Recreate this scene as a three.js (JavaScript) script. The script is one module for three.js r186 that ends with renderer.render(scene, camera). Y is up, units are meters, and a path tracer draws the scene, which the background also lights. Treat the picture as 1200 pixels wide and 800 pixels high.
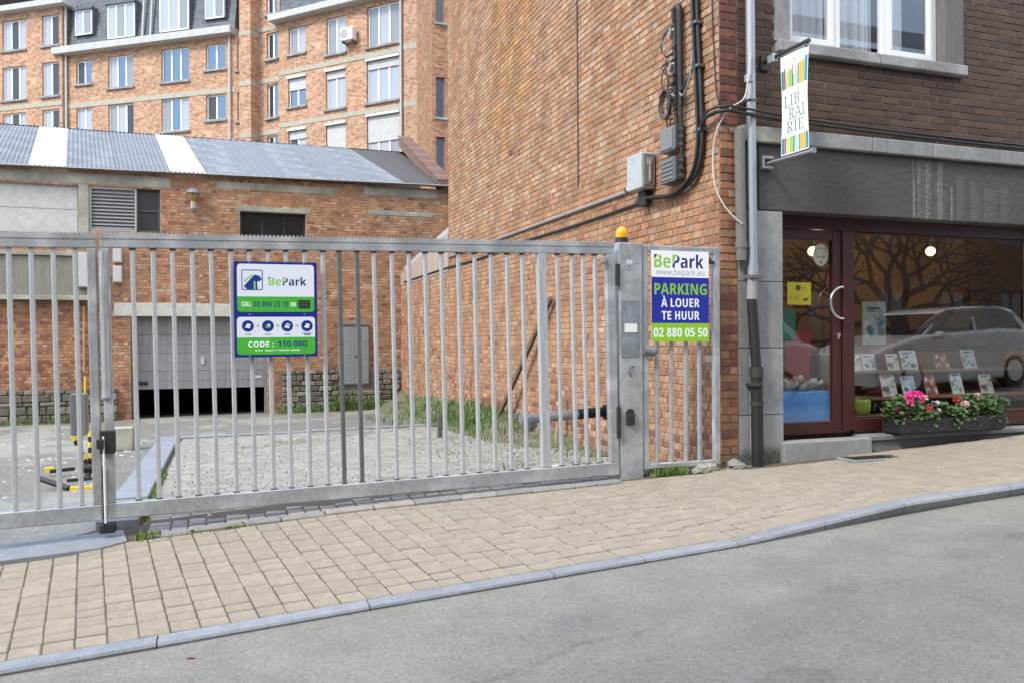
import * as THREE from 'three';
import { mergeGeometries } from 'three/addons/utils/BufferGeometryUtils.js';

// ---------- camera, sky, sun, exposure ----------
const scene = new THREE.Scene();
const camera = new THREE.PerspectiveCamera(44.74, 1.5, 0.05, 400);
camera.position.set(0, 1.5, 0);
camera.rotation.order = 'YXZ';
camera.rotation.set(0, -19.8 * Math.PI / 180, -0.3 * Math.PI / 180);
camera.updateMatrixWorld(true);
const renderer = new THREE.WebGLRenderer({ antialias: true });
renderer.toneMapping = THREE.LinearToneMapping;
renderer.toneMappingExposure = 2.42;
renderer.shadowMap.enabled = true;
renderer.shadowMap.type = THREE.PCFSoftShadowMap;
renderer.setSize(1024, 682);

function rngOf(s) { return () => { s |= 0; s = s + 0x6D2B79F5 | 0; let t = Math.imul(s ^ s >>> 15, 1 | s); t = t + Math.imul(t ^ t >>> 7, 61 | t) ^ t; return ((t ^ t >>> 14) >>> 0) / 4294967296; }; }
function hash2(x, y, s) { let h = Math.imul(x, 374761393) + Math.imul(y, 668265263) + Math.imul(s, 2147483647 ^ 91138233); h = Math.imul(h ^ h >>> 13, 1274126177); return ((h ^ h >>> 16) >>> 0) / 4294967296; }
function vnoise(x, y, per, s) {           // tileable value noise, period per cells
  const xi = Math.floor(x), yi = Math.floor(y), fx = x - xi, fy = y - yi;
  const ux = fx * fx * (3 - 2 * fx), uy = fy * fy * (3 - 2 * fy), m = (a) => ((a % per) + per) % per;
  const a = hash2(m(xi), m(yi), s), b = hash2(m(xi + 1), m(yi), s), c = hash2(m(xi), m(yi + 1), s), d = hash2(m(xi + 1), m(yi + 1), s);
  return a + (b - a) * ux + (c - a) * uy + (a - b - c + d) * ux * uy;
}
function fbm(x, y, per, oct, s) { let v = 0, a = 0.5, n = 0; for (let i = 0; i < oct; i++) { v += a * vnoise(x, y, per, s + i); n += a; x *= 2; y *= 2; per *= 2; a *= 0.55; } return v / n; }

{ // bright, mostly clouded summer sky
  const w = 512, h = 256, d = new Float32Array(w * h * 4);
  for (let j = 0; j < h; j++) for (let i = 0; i < w; i++) {
    const el = (j + 0.5) / h * Math.PI - Math.PI / 2, t = Math.max(0, Math.sin(el));
    const n = fbm(i / w * 8, j / h * 6 + 3, 8, 5, 11);
    let c = Math.min(1, Math.max(0, (n - 0.4) * 4.6));
    const bl = [0.36 + 0.22 * (1 - t), 0.56 + 0.2 * (1 - t), 0.95], cl = 1.12 + 0.25 * (n - 0.5);
    const k = (j * w + i) * 4;
    for (let q = 0; q < 3; q++) d[k + q] = el < -0.02 ? 0.25 : bl[q] * (1 - c) + cl * [1.03, 1.0, 0.955][q] * c;
    d[k + 3] = 1;
  }
  const t = new THREE.DataTexture(d, w, h, THREE.RGBAFormat, THREE.FloatType);
  t.mapping = THREE.EquirectangularReflectionMapping; t.magFilter = THREE.LinearFilter; t.minFilter = THREE.LinearFilter; t.needsUpdate = true;
  scene.background = t; scene.environment = t;
  scene.backgroundIntensity = 1; scene.environmentIntensity = 1;
}
const sun = new THREE.DirectionalLight(new THREE.Color(1, 0.95, 0.87), 1.5);
sun.position.set(-30, 34, 2); sun.target.position.set(2, 0, -12);
sun.castShadow = true; sun.shadow.radius = 24; sun.shadow.mapSize.set(2048, 2048);
Object.assign(sun.shadow.camera, { left: -45, right: 45, top: 45, bottom: -45, near: 1, far: 140 });
scene.add(sun, sun.target);

// ---------- helpers ----------
const V = (x, y, z) => new THREE.Vector3(x, y, z);
const lin = (r, g, b) => new THREE.Color().setRGB(r, g, b);
const css = (s) => new THREE.Color(s);
function dataTex(n, fn, srgb, rep = 1) {
  const d = new Uint8Array(n * n * 4);
  for (let j = 0; j < n; j++) for (let i = 0; i < n; i++) {
    const v = fn(i / n, j / n, i, j), k = (j * n + i) * 4;
    if (typeof v === 'number') d[k] = d[k + 1] = d[k + 2] = Math.max(0, Math.min(255, v * 255));
    else for (let q = 0; q < 3; q++) d[k + q] = Math.max(0, Math.min(255, v[q] * 255));
    d[k + 3] = 255;
  }
  const t = new THREE.DataTexture(d, n, n, THREE.RGBAFormat);
  t.wrapS = t.wrapT = THREE.RepeatWrapping; t.magFilter = THREE.LinearFilter; t.minFilter = THREE.LinearMipmapLinearFilter; t.generateMipmaps = true;
  if (srgb) t.colorSpace = THREE.SRGBColorSpace;
  t.repeat.set(rep, rep); t.needsUpdate = true; return t;
}
function rescale(t, rep, repY = rep) { const c = t.clone(); c.repeat.set(rep, repY); c.needsUpdate = true; return c; }
const TX = {
  grain: dataTex(512, (u, v) => 0.72 + 0.28 * (0.5 * fbm(u * 12, v * 12, 12, 5, 3) + 0.5 * fbm(u * 90, v * 90, 90, 2, 9)), true, 1),
  bump: dataTex(512, (u, v) => 0.55 * fbm(u * 24, v * 24, 24, 4, 5) + 0.45 * fbm(u * 110, v * 110, 110, 2, 17), false, 1),
  stain: dataTex(512, (u, v) => { const a = fbm(u * 5, v * 5, 5, 5, 31), b = fbm(u * 40, v * 40, 40, 3, 37); return 0.62 + 0.38 * Math.min(1, 0.25 + 0.9 * a + 0.35 * (b - 0.5)); }, true, 0.5),
  streak: dataTex(512, (u, v) => { const a = fbm(u * 26, v * 2, 26, 4, 41), b = fbm(u * 60, v * 60, 60, 2, 47); return 0.72 + 0.28 * (0.7 * a + 0.3 * b); }, true, 0.7),
};
function mat(c, rough = 0.8, o = {}) {
  const m = new THREE.MeshPhysicalMaterial({ color: c, roughness: rough, ...o }); m.side = THREE.DoubleSide; return m;
}
const grainy = (c, rough, rep = 1, o = {}) => mat(c, rough, { map: rescale(TX.grain, rep), bumpMap: rescale(TX.bump, rep), bumpScale: 0.002, ...o });

function muv(g, ox = 0, oy = 0) {          // uv in metres, by the way each face points
  if (g.index) g = g.toNonIndexed();
  const p = g.attributes.position, uv = new Float32Array(p.count * 2), a = V(), b = V(), c = V(), n = V();
  for (let i = 0; i < p.count; i += 3) {
    a.fromBufferAttribute(p, i); b.fromBufferAttribute(p, i + 1); c.fromBufferAttribute(p, i + 2);
    n.copy(b).sub(a).cross(c.clone().sub(a));
    const ax = Math.abs(n.x), ay = Math.abs(n.y), az = Math.abs(n.z);
    [a, b, c].forEach((q, k) => {
      const u = ay > ax && ay > az ? q.x : ax > az ? q.z : q.x, v = ay > ax && ay > az ? q.z : q.y;
      uv[(i + k) * 2] = u + ox; uv[(i + k) * 2 + 1] = v + oy;
    });
  }
  g.setAttribute('uv', new THREE.BufferAttribute(uv, 2));
  for (const k of Object.keys(g.attributes)) if (!['position', 'normal', 'uv', 'color'].includes(k)) g.deleteAttribute(k);
  return g;
}
function polys(list) {                     // list of convex polygons (arrays of [x,y,z]) -> flat-shaded geometry
  const pos = [];
  for (const f of list) for (let i = 1; i + 1 < f.length; i++) pos.push(...f[0], ...f[i], ...f[i + 1]);
  const g = new THREE.BufferGeometry(); g.setAttribute('position', new THREE.Float32BufferAttribute(pos, 3)); g.computeVertexNormals(); return g;
}
function chamfer(w, h, d, b = 0.004) {     // box with bevelled edges, centred
  const H = [w / 2, h / 2, d / 2]; b = Math.min(b, w * 0.45, h * 0.45, d * 0.45);
  const P = (ax, s) => s.map((q, k) => q * (k === ax ? H[k] : H[k] - b));
  const F = [];
  const out = (f) => { const c = [0, 0, 0]; f.forEach((q) => q.forEach((z, k) => c[k] += z / f.length)); const e = f[1].map((q, k) => q - f[0][k]), g = f[2].map((q, k) => q - f[0][k]);
    const n = [e[1] * g[2] - e[2] * g[1], e[2] * g[0] - e[0] * g[2], e[0] * g[1] - e[1] * g[0]]; return n[0] * c[0] + n[1] * c[1] + n[2] * c[2] < 0 ? f.slice().reverse() : f; };
  for (let a = 0; a < 3; a++) { const e = (a + 1) % 3, c = (a + 2) % 3;
    for (const s of [-1, 1]) F.push(out([[-1, -1], [1, -1], [1, 1], [-1, 1]].map(([p, q]) => { const v = []; v[a] = s; v[e] = p; v[c] = q; return P(a, v); })));
    for (const s of [-1, 1]) for (const r of [-1, 1]) { const mk = (ax, t) => { const v = []; v[a] = s; v[e] = r; v[c] = t; return P(ax, v); }; F.push(out([mk(a, -1), mk(a, 1), mk(e, 1), mk(e, -1)])); } }
  for (const x of [-1, 1]) for (const y of [-1, 1]) for (const z of [-1, 1]) F.push(out([0, 1, 2].map((a) => P(a, [x, y, z]))));
  return polys(F);
}
// box by its limits
const span = (x0, x1, y0, y1, z0, z1, b = 0.004) => muv(chamfer(Math.abs(x1 - x0), Math.abs(y1 - y0), Math.abs(z1 - z0), b).translate((x0 + x1) / 2, (y0 + y1) / 2, (z0 + z1) / 2));
function bar(a, b, w, d = w, bev = 0.003) { // square bar between two points
  const A = V(...a), B = V(...b), L = A.distanceTo(B), g = chamfer(w, L, d, bev);
  const q = new THREE.Quaternion().setFromUnitVectors(V(0, 1, 0), B.clone().sub(A).normalize());
  return muv(g.applyQuaternion(q).translate((A.x + B.x) / 2, (A.y + B.y) / 2, (A.z + B.z) / 2));
}
function rod(a, b, r, r2 = r, seg = 14) {
  const A = V(...a), B = V(...b), L = A.distanceTo(B), g = new THREE.CylinderGeometry(r2, r, L, seg);
  const q = new THREE.Quaternion().setFromUnitVectors(V(0, 1, 0), B.clone().sub(A).normalize());
  return strip(g.applyQuaternion(q).translate((A.x + B.x) / 2, (A.y + B.y) / 2, (A.z + B.z) / 2));
}
function strip(g) { if (g.index) g = g.toNonIndexed(); for (const k of Object.keys(g.attributes)) if (!['position', 'normal', 'uv', 'color'].includes(k)) g.deleteAttribute(k); return g; }
function tube(pts, r, n = 40, seg = 8, closed = false) { return strip(new THREE.TubeGeometry(new THREE.CatmullRomCurve3(pts.map((p) => V(...p)), closed, 'centripetal'), n, r, seg, closed)); }
const merge = (l) => mergeGeometries(l.map((g) => { g = strip(g); if (!g.attributes.uv) g = muv(g); return g; }));
function wallShape(w, h, th, holes = [], x0 = 0, y0 = 0) { // slab with openings, front face at z=0, back at -th
  const s = new THREE.Shape([[x0, y0], [w, y0], [w, h], [x0, h]].map((p) => new THREE.Vector2(...p)));
  for (const [a, b, c, d] of holes) s.holes.push(new THREE.Path([[a, c], [a, d], [b, d], [b, c]].map((p) => new THREE.Vector2(...p))));
  return muv(new THREE.ExtrudeGeometry(s, { depth: th, bevelEnabled: false }).translate(0, 0, -th));
}
const taken = {};
function numbered(n) { const k = taken[n] = (taken[n] ?? -1) + 1; return k ? `${n}_${String(k).padStart(3, '0')}` : n; }
const baseOf = new Map();                  // world position of the local origin of each object
function add(parent, name, geo, m, top) {  // geo in world metres when the parent is unrotated
  const o = new THREE.Mesh(geo, m); o.castShadow = o.receiveShadow = true;
  const b = baseOf.get(parent) || V(0, 0, 0);
  if (parent === scene) o.name = numbered(name); else o.name = name;
  geo.translate(-b.x, -b.y, -b.z);
  baseOf.set(o, b); parent.add(o); return o;
}
function thing(name, label, category, [x, y, z] = [0, 0, 0], group, local) {
  const o = new THREE.Group(); o.name = numbered(name); o.position.set(x, y, z); scene.add(o);
  o.userData = { label, category }; if (group) o.userData.group = group;
  baseOf.set(o, local ? V(0, 0, 0) : V(x, y, z)); return o;
}
function single(name, label, category, geo, m, group) {   // a thing that is one mesh; its origin goes to the middle of its foot
  geo.computeBoundingBox(); const bb = geo.boundingBox, c = V((bb.min.x + bb.max.x) / 2, bb.min.y, (bb.min.z + bb.max.z) / 2);
  geo.translate(-c.x, -c.y, -c.z);
  const o = new THREE.Mesh(geo, m); o.name = numbered(name); o.position.copy(c); o.castShadow = o.receiveShadow = true; scene.add(o);
  o.userData = { label, category }; if (group) o.userData.group = group; return o;
}
function structure(name, label, category, geo, m) { const o = add(scene, name, geo, m); o.userData = { kind: 'structure', label, category }; return o; }
const P3 = V();
function showSize(p, n) {                  // how large a small face at p shows; picks which pieces stand alone
  const d = P3.copy(p).sub(camera.position), L = d.length(), c = p.clone().project(camera);
  if (c.z > 1 || Math.abs(c.x) > 0.9 || Math.abs(c.y) > 1.02) return -1;
  return Math.abs(d.dot(n)) / (L * L * L);
}
function canvas(w, h, draw) { const c = document.createElement('canvas'); c.width = w; c.height = h; draw(c.getContext('2d'), w, h); const t = new THREE.CanvasTexture(c); t.colorSpace = THREE.SRGBColorSpace; t.magFilter = THREE.LinearFilter; t.anisotropy = 8; return t; }
function printed(w, h, th = 0.003, th0 = 0) { // sheet with uv 0..1 on its front, centred, facing +z
  const g = new THREE.BoxGeometry(w, h, th); return strip(g);
}
// table lookup
const table = (T) => (x) => { if (x <= T[0][0]) return T[0][1] + (x - T[0][0]) * 0.045; for (let i = 1; i < T.length; i++) if (x <= T[i][0]) { const k = (x - T[i - 1][0]) / (T[i][0] - T[i - 1][0]); return T[i - 1][1] + k * (T[i][1] - T[i - 1][1]); } return T[T.length - 1][1] + (x - T[T.length - 1][0]) * 0.045; };

// brick coursing: real bricks proud of a mortar bed; the ones that show largest are meshes of their own
const brickGeoCache = new Map();
function brickGeo(w, h, d, v) {            // front and four bevelled sides
  const k = [w.toFixed(3), h.toFixed(3), v].join(); if (brickGeoCache.has(k)) return brickGeoCache.get(k);
  const g = muv(polys(brickFaces(-w / 2, w / 2, -h / 2, h / 2, d)), v * 0.37, v * 0.53); brickGeoCache.set(k, g); return g;
}
function brickFaces(x0, x1, y0, y1, d, e = 0.004) {
  const A = [[x0, y0, 0], [x1, y0, 0], [x1, y1, 0], [x0, y1, 0]], B = [[x0 + e, y0 + e, d], [x1 - e, y0 + e, d], [x1 - e, y1 - e, d], [x0 + e, y1 - e, d]];
  return [B, [A[0], A[1], B[1], B[0]], [A[1], A[2], B[2], B[1]], [A[2], A[3], B[3], B[2]], [A[3], A[0], B[0], B[3]]];
}
function brickWall(parent, M, o) {
  const { w, h, L = 0.2, H = 0.08, j = 0.011, d = 0.008, holes = [], pick, mats, field, seed = 1, bond = 'english', max = 300, x0 = 0, y0 = 0, one = 'brick', many = 'brick_field' } = o;
  const r = rngOf(seed), list = [], n = V().setFromMatrixColumn(M, 2);
  let row = 0;
  for (let y = y0; y < h - 0.02; y += H, row++) {
    const hdr = bond === 'english' && row % 2 === 1, bl = hdr ? L / 2 : L, off = bond === 'english' ? (hdr ? L * 0.25 : (row % 4 === 2 ? L * 0.5 : 0)) : (row % 2 ? L * 0.5 : 0);
    const y1 = Math.min(y + H, h), ym = (y + y1) / 2;
    for (let x = x0 - off; x < w; x += bl) {
      let segs = [[Math.max(x, x0), Math.min(x + bl, w)]];
      for (const [a, b, c, e] of holes) if (ym > c && ym < e) segs = segs.flatMap(([p, q]) => (q <= a || p >= b) ? [[p, q]] : [[p, Math.min(q, a)], [Math.max(p, b), q]].filter(([s, t]) => t - s > 0.001));
      for (const [p, q] of segs) if (q - p > 0.035) list.push({ p: p + j / 2, q: q - j / 2, b: y + j / 2, t: y1 - j / 2, k: pick((p + q) / 2, ym, r), full: Math.abs(q - p - bl) < 1e-6 && y1 - y > H - 1e-6, d: d * (0.6 + 0.8 * r()) });
    }
  }
  for (const e of list) { e.c = V((e.p + e.q) / 2, (e.b + e.t) / 2, 0).applyMatrix4(M); e.s = showSize(e.c, n) * (e.q - e.p) * (e.t - e.b); }
  const order = list.filter((e) => e.full && e.s > 0).sort((a, b) => b.s - a.s).slice(0, max), alone = new Set(order);
  const base = baseOf.get(parent), q = new THREE.Quaternion().setFromRotationMatrix(M);
  order.forEach((e, i) => { const m = new THREE.Mesh(brickGeo(e.q - e.p, e.t - e.b, d, i % 4), mats[e.k]); m.name = one; m.position.copy(e.c).sub(base).addScaledVector(n, e.d - d); m.quaternion.copy(q); m.castShadow = m.receiveShadow = true; parent.add(m); });
  const faces = [], col = [], cc = new THREE.Color();
  for (const e of list) if (!alone.has(e)) {
    const f = brickFaces(e.p, e.q, e.b, e.t, e.d); faces.push(...f); cc.copy(mats[e.k].color); const v = 0.9 + 0.2 * r();
    for (let i = 0; i < f.length * 6; i++) col.push(cc.r * v, cc.g * v, cc.b * v);
  }
  if (faces.length) {
    const g = muv(polys(faces)); g.setAttribute('color', new THREE.Float32BufferAttribute(col, 3)); g.applyMatrix4(M);
    const m = add(parent, many, g, field); m.userData.kind = 'stuff';
  }
}
function frame(ox, oy, oz, rotY = 0) { return new THREE.Matrix4().makeRotationY(rotY).setPosition(ox, oy, oz); }
const weighted = (ws) => { const s = ws.reduce((a, b) => a + b, 0); return (r) => { let t = r * s; for (let i = 0; i < ws.length; i++) if ((t -= ws[i]) < 0) return i; return ws.length - 1; }; };

// ---------- ground ----------
const faceY = table([[-6, -0.2], [-3, -0.07], [-1.1, 0.02], [-0.73, 0.06], [1.2, 0.175], [3.6, 0.245], [5, 0.268], [6.5, 0.325], [7.9, 0.385], [11, 0.52]]);
const kerbY = table([[-6, -0.29], [-0.75, -0.055], [0.88, 0.01], [3.37, 0.135], [4.88, 0.285], [5.6, 0.315], [11, 0.55]]);
const gutterY = table([[-6, -0.33], [-0.75, -0.09], [0.88, -0.02], [3.3, 0.095], [4.7, 0.18], [5.6, 0.232], [11, 0.42]]);
const kerbZ = table([[-60, -4.3], [-6, -4.5], [-0.75, -4.72], [0.88, -4.82], [3.37, -4.88], [4.88, -4.95], [5.6, -4.96], [11, -5.05], [90, -5.3]]);
const KW = 0.12, PEND = -6.64;
const pavY = (x, z) => { const k = kerbZ(x), t = Math.min(1.1, Math.max(0, (z - k) / (-6.85 - k))); return kerbY(x) + (faceY(x) - kerbY(x)) * t; };
const roadY = (x, z) => gutterY(x) + 0.012 * (z - kerbZ(x) - KW);
const yardY = (x, z) => { const b = 0.13 + 0.0274 * (z + 7.1) + 0.0126 * (x - 1.5), t = Math.min(1, Math.max(0, (z + 8.4) / 1.4)), k = t * t * (3 - 2 * t), xx = Math.max(-5, Math.min(4.6, x)); return b + (pavY(xx, -6.85) - b) * k; };
function sheet(xs, zs, yf, colf) {
  const pos = [], col = [], uv = [], idx = [], nx = xs.length, nz = zs.length;
  for (let j = 0; j < nz; j++) for (let i = 0; i < nx; i++) { const x = xs[i], z = typeof zs[j] === 'function' ? zs[j](x) : zs[j]; pos.push(x, yf(x, z), z); uv.push(x, z); if (colf) col.push(...colf(x, z)); }
  for (let j = 0; j + 1 < nz; j++) for (let i = 0; i + 1 < nx; i++) { const a = j * nx + i, b = a + 1, c = a + nx, d = c + 1; idx.push(a, c, b, b, c, d); }
  const g = new THREE.BufferGeometry(); g.setAttribute('position', new THREE.Float32BufferAttribute(pos, 3)); g.setAttribute('uv', new THREE.Float32BufferAttribute(uv, 2));
  if (colf) g.setAttribute('color', new THREE.Float32BufferAttribute(col, 3)); g.setIndex(idx); g.computeVertexNormals();
  if (g.attributes.normal.getY(0) < 0) { for (let k = 0; k < idx.length; k += 3) { const q = idx[k]; idx[k] = idx[k + 1]; idx[k + 1] = q; } g.setIndex(idx); g.computeVertexNormals(); }
  return g;
}
const range = (a, b, n) => Array.from({ length: n + 1 }, (_, i) => a + (b - a) * i / n);
structure('ground', 'bare earth ground far around the street', 'ground', sheet([-150, -60, 0, 60, 150], [-150, -60, -30, 30, 80], () => -3.2), mat(lin(0.2, 0.18, 0.15), 0.95));

const asphaltMap = dataTex(1024, (u, v, i, j) => { const f = fbm(u * 160, v * 160, 160, 3, 71), m = fbm(u * 9, v * 9, 9, 5, 77), p = hash2(i >> 1, j >> 1, 5) > 0.985 ? 0.05 : 0, q = hash2(i >> 1, j >> 1, 6) > 0.992 ? -0.16 : 0; const t = 0.62 + 0.18 * (f - 0.5) + 0.08 * (m - 0.5) + p * 0.7 + q; return [t, t, t * 0.985]; }, true, 0.5);
const asphaltBump = dataTex(512, (u, v) => fbm(u * 120, v * 120, 120, 3, 91), false, 0.8);
const asphalt = new THREE.MeshPhysicalMaterial({ color: lin(0.63, 0.61, 0.575), roughness: 0.9, map: asphaltMap, bumpMap: asphaltBump, bumpScale: 0.0025, vertexColors: true, side: THREE.DoubleSide });
{ // road: worn asphalt with pale grit lying along the gutter and darker patched lanes
  const xs = [-60, -30, -15, ...range(-8, -2, 40), ...range(-1.96, 7.5, 300), ...range(7.6, 12, 30), 16, 25, 45, 70], zs = [];
  for (const t of [...range(0, 3.4, 90), 4.2, 5, 6, 7.4]) zs.push((x) => kerbZ(x) + KW - 0.02 + t);
  const road = structure('road', 'worn grey asphalt road with pale grit along the gutter', 'road', sheet(xs, zs, roadY, (x, z) => {
    const d = z - kerbZ(x) - KW, n = fbm(x * 1.7 + 40, z * 2.3 + 40, 4096, 4, 21), n2 = fbm(x * 0.5 + 90, z * 0.9 + 90, 4096, 3, 23);
    const grit = Math.max(0, Math.min(1, (n + 0.45 - d * 0.55) * 2 - 0.6)), lane = n2 > 0.5 ? Math.min(1, (n2 - 0.5) * 8) : 0;
    let k = 0.72 + 0.2 * grit - 0.015 * lane + 0.03 * (n - 0.5); for (const [ox, oz, s] of [[3.3, -3.75, 0.11], [4.4, -3.9, 0.13], [1.2, -3.3, 0.1], [2.3, -2.9, 0.14], [5.0, -4.0, 0.09], [0.3, -3.6, 0.06], [6.1, -4.2, 0.1]]) { const q = Math.hypot((x - ox) * 0.7, z - oz) / s + 0.9 * (fbm(x * 9 + 50, z * 9 + 50, 4096, 3, 77) - 0.5); if (q < 1) k -= 0.13 * Math.min(1, (1 - q) * 3); } { const c = Math.abs(z + 3.55 + 0.25 * (x - 1.4) + 0.25 * (fbm(x * 2 + 20, 3, 512, 4, 88) - 0.5)); if (c < 0.02 && x > 0.4 && x < 2.2) k -= 0.12; } return [k * (1 + 0.03 * grit), k, k * (1 - 0.07 * grit)];
  }), asphalt);
  const r = rngOf(5), faces = [];
  for (let i = 0; i < 2600; i++) {
    const x = -2.5 + 11 * r(), d = Math.pow(r(), 2.6) * 1.6, z = kerbZ(x) + KW + 0.01 + d, s = 0.002 + 0.006 * r() * r(), y = roadY(x, z) - 0.001, a = r() * 6.28;
    const P = [0, 1, 2, 3].map((k) => [x + Math.cos(a + k * 1.57) * s * (0.7 + 0.6 * r()), y, z + Math.sin(a + k * 1.57) * s]), T = [x, y + s * 0.9, z];
    for (let k = 0; k < 4; k++) faces.push([P[k], T, P[(k + 1) % 4]]);
  }
  const gr = add(scene, 'road_grit', polys(faces), mat(lin(0.27, 0.26, 0.24), 0.9)); gr.userData = { kind: 'stuff', label: 'loose pale grit scattered along the gutter of the road', category: 'grit' };
}
// litter on the road
single('leaf_scrap', 'small reddish scrap lying on the road by the kerb', 'litter', muv(polys([[[0.0, 0, 0], [0.035, 0.008, 0.01], [0.05, 0.004, 0.035], [0.012, 0.01, 0.03]]])).translate(-0.14, roadY(-0.13, -4.4) + 0.003, -4.42), mat(lin(0.3, 0.1, 0.07), 0.9));

// pavement: sand bed, pavers in columns across it
const tones = [[0.41, 0.342, 0.258], [0.4, 0.335, 0.255], [0.42, 0.35, 0.26], [0.392, 0.325, 0.25], [0.405, 0.342, 0.262], [0.43, 0.36, 0.27], [0.384, 0.32, 0.246], [0.4, 0.326, 0.242]];
const paverMap = rescale(TX.grain, 1.3), paverBump = rescale(TX.bump, 2);
const paverMats = tones.map((t) => mat(lin(...t), 0.85, { map: paverMap, bumpMap: paverBump, bumpScale: 0.0025 }));
const pavement = structure('pavement', 'beige concrete block pavement sloping along the street', 'pavement', sheet([-60, -30, ...range(-8, 12, 400), 25, 70], [(x) => kerbZ(x) + 0.01, (x) => kerbZ(x) * 0.66 - 6.9 * 0.34, (x) => kerbZ(x) * 0.33 - 6.9 * 0.67, () => -7.1, () => -7.24], (x, z) => pavY(x, z) - 0.0075), grainy(lin(0.13, 0.105, 0.075), 0.95, 2));
{
  const r = rngOf(12), list = [], SH = 0.13, shear = new THREE.Matrix4().makeShear(0, 0, 0, 0, SH, 0);
  for (let x = -5; x < 10.5;) {
    const w = r() < 0.09 ? 0.1 : 0.151; const xc = x + w / 2; let z = kerbZ(xc) - 0.004;
    const end = xc > 5.0 && xc < 6.4 ? -6.71 : xc > 6.4 ? -6.88 : xc > 4.6 ? -6.9 : xc > 3.45 ? -6.72 : xc > -0.5 ? PEND : xc > -0.68 ? -6.62 : -6.52;
    while (z > end + 0.03) { let l = r() < 0.2 ? 0.226 : r() < 0.35 ? 0.118 : 0.151; if (z - l < end + 0.04) l = z - end; list.push({ x: xc + SH * (z - l / 2 - kerbZ(xc)) + (r() - 0.5) * 0.004, z: z - l / 2, w: w - 0.003 - 0.004 * r(), l: l - 0.009 - 0.005 * r(), k: Math.floor(r() * 8), std: 1, yaw: (r() - 0.5) * 0.024, dy: (r() - 0.5) * 0.004, tx: (r() - 0.5) * 0.014, tz: (r() - 0.5) * 0.014 }); z -= l; }
    x += w;
  }
  const up = V(0, 1, 0), cache = new Map();
  for (const e of list) { e.c = V(e.x, pavY(e.x, e.z) + e.dy, e.z); e.s = showSize(e.c, up) * e.w * e.l; }
  const order = list.filter((e) => e.s > 0).sort((a, b) => b.s - a.s).slice(0, 300), alone = new Set(order);
  const pose = (e) => { const sx = (pavY(e.x + 0.1, e.z) - pavY(e.x - 0.1, e.z)) / 0.2, sz = (pavY(e.x, e.z + 0.1) - pavY(e.x, e.z - 0.1)) / 0.2; return new THREE.Euler(-Math.atan(sz) + e.tx, e.yaw, Math.atan(sx) + e.tz); };
  order.forEach((e, i) => {
    const key = e.w.toFixed(3) + e.l.toFixed(2) + (i % 3); if (!cache.has(key)) cache.set(key, muv(chamfer(e.w, 0.06, e.l, 0.006).applyMatrix4(shear).translate(0, -0.03, 0), (i % 3) * 0.41, (i % 3) * 0.77));
    const m = new THREE.Mesh(cache.get(key), paverMats[e.k]); m.name = 'paver'; m.position.copy(e.c); m.rotation.copy(pose(e)); m.castShadow = m.receiveShadow = true; pavement.add(m);
  });
  const G = [];
  for (const e of list) if (!alone.has(e)) { const g = chamfer(e.w, 0.06, e.l, 0.006).applyMatrix4(shear).translate(0, -0.03, 0); g.applyMatrix4(new THREE.Matrix4().compose(e.c, new THREE.Quaternion().setFromEuler(pose(e)), V(1, 1, 1))); const c = paverMats[e.k].color, n = g.attributes.position.count, a = new Float32Array(n * 3); for (let i = 0; i < n; i++) a.set([c.r, c.g, c.b], i * 3); g.setAttribute('color', new THREE.BufferAttribute(a, 3)); G.push(muv(g)); }
  const m = add(pavement, 'paver_field', mergeGeometries(G), new THREE.MeshPhysicalMaterial({ color: 0xffffff, vertexColors: true, roughness: 0.85, map: paverMap, bumpMap: paverBump, bumpScale: 0.0025, side: THREE.DoubleSide })); m.userData.kind = 'stuff';
}
// kerb of bluestone blocks
const bluestone = grainy(lin(0.31, 0.325, 0.35), 0.6, 1.3), bluestoneB = grainy(lin(0.35, 0.365, 0.39), 0.6, 1.7), bluestoneDark = grainy(lin(0.2, 0.215, 0.24), 0.6, 1.5);
{
  const bed = structure('kerb', 'bluestone kerb edging the pavement, lowered at the gate', 'kerb', sheet([-60, ...range(-8, 12, 60), 70], [(x) => kerbZ(x) + 0.008, (x) => kerbZ(x) + KW - 0.012], (x) => Math.max(gutterY(x), kerbY(x) - 0.02) - 0.02), bluestoneDark);
  const joints = [-8, -6.9, -5.8, -4.7, -3.6, -2.5, -1.4, -0.28, 0.83, 1.98, 2.62, 3.34, 4.1, 4.86, 5.95, 7.05, 8.15, 9.3, 10.4, 11.5];
  joints.slice(0, -1).forEach((a, i) => {
    const b = joints[i + 1] - 0.007, pr = [], N = 4;
    for (let s = 0; s <= N; s++) { const x = a + (b - a) * s / N, z0 = kerbZ(x), z1 = z0 + KW, y = kerbY(x), g = gutterY(x) - 0.15, rd = Math.min(0.025, (y - gutterY(x)) * 0.6); pr.push([[x, g, z0], [x, y - 0.003, z0], [x, y, z0 + 0.006], [x, y, z1 - rd * 1.3], [x, y - rd * 0.3, z1 - rd * 0.45], [x, y - rd, z1 - 0.002], [x, y - rd - 0.012, z1 - 0.006], [x, g, z1 - 0.006 - Math.max(0, (y - gutterY(x) - 0.03)) * 1.5]]); }
    const F = []; for (let s = 0; s < N; s++) for (let k = 0; k < 7; k++) F.push([pr[s][k], pr[s][k + 1], pr[s + 1][k + 1], pr[s + 1][k]]);
    F.push(pr[0].slice().reverse(), pr[N]);
    add(bed, 'kerb_stone', muv(polys(F), i * 0.3), [bluestone, bluestoneB, bluestone, bluestoneDark][(i * 7) % 3]);
  });
}
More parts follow.
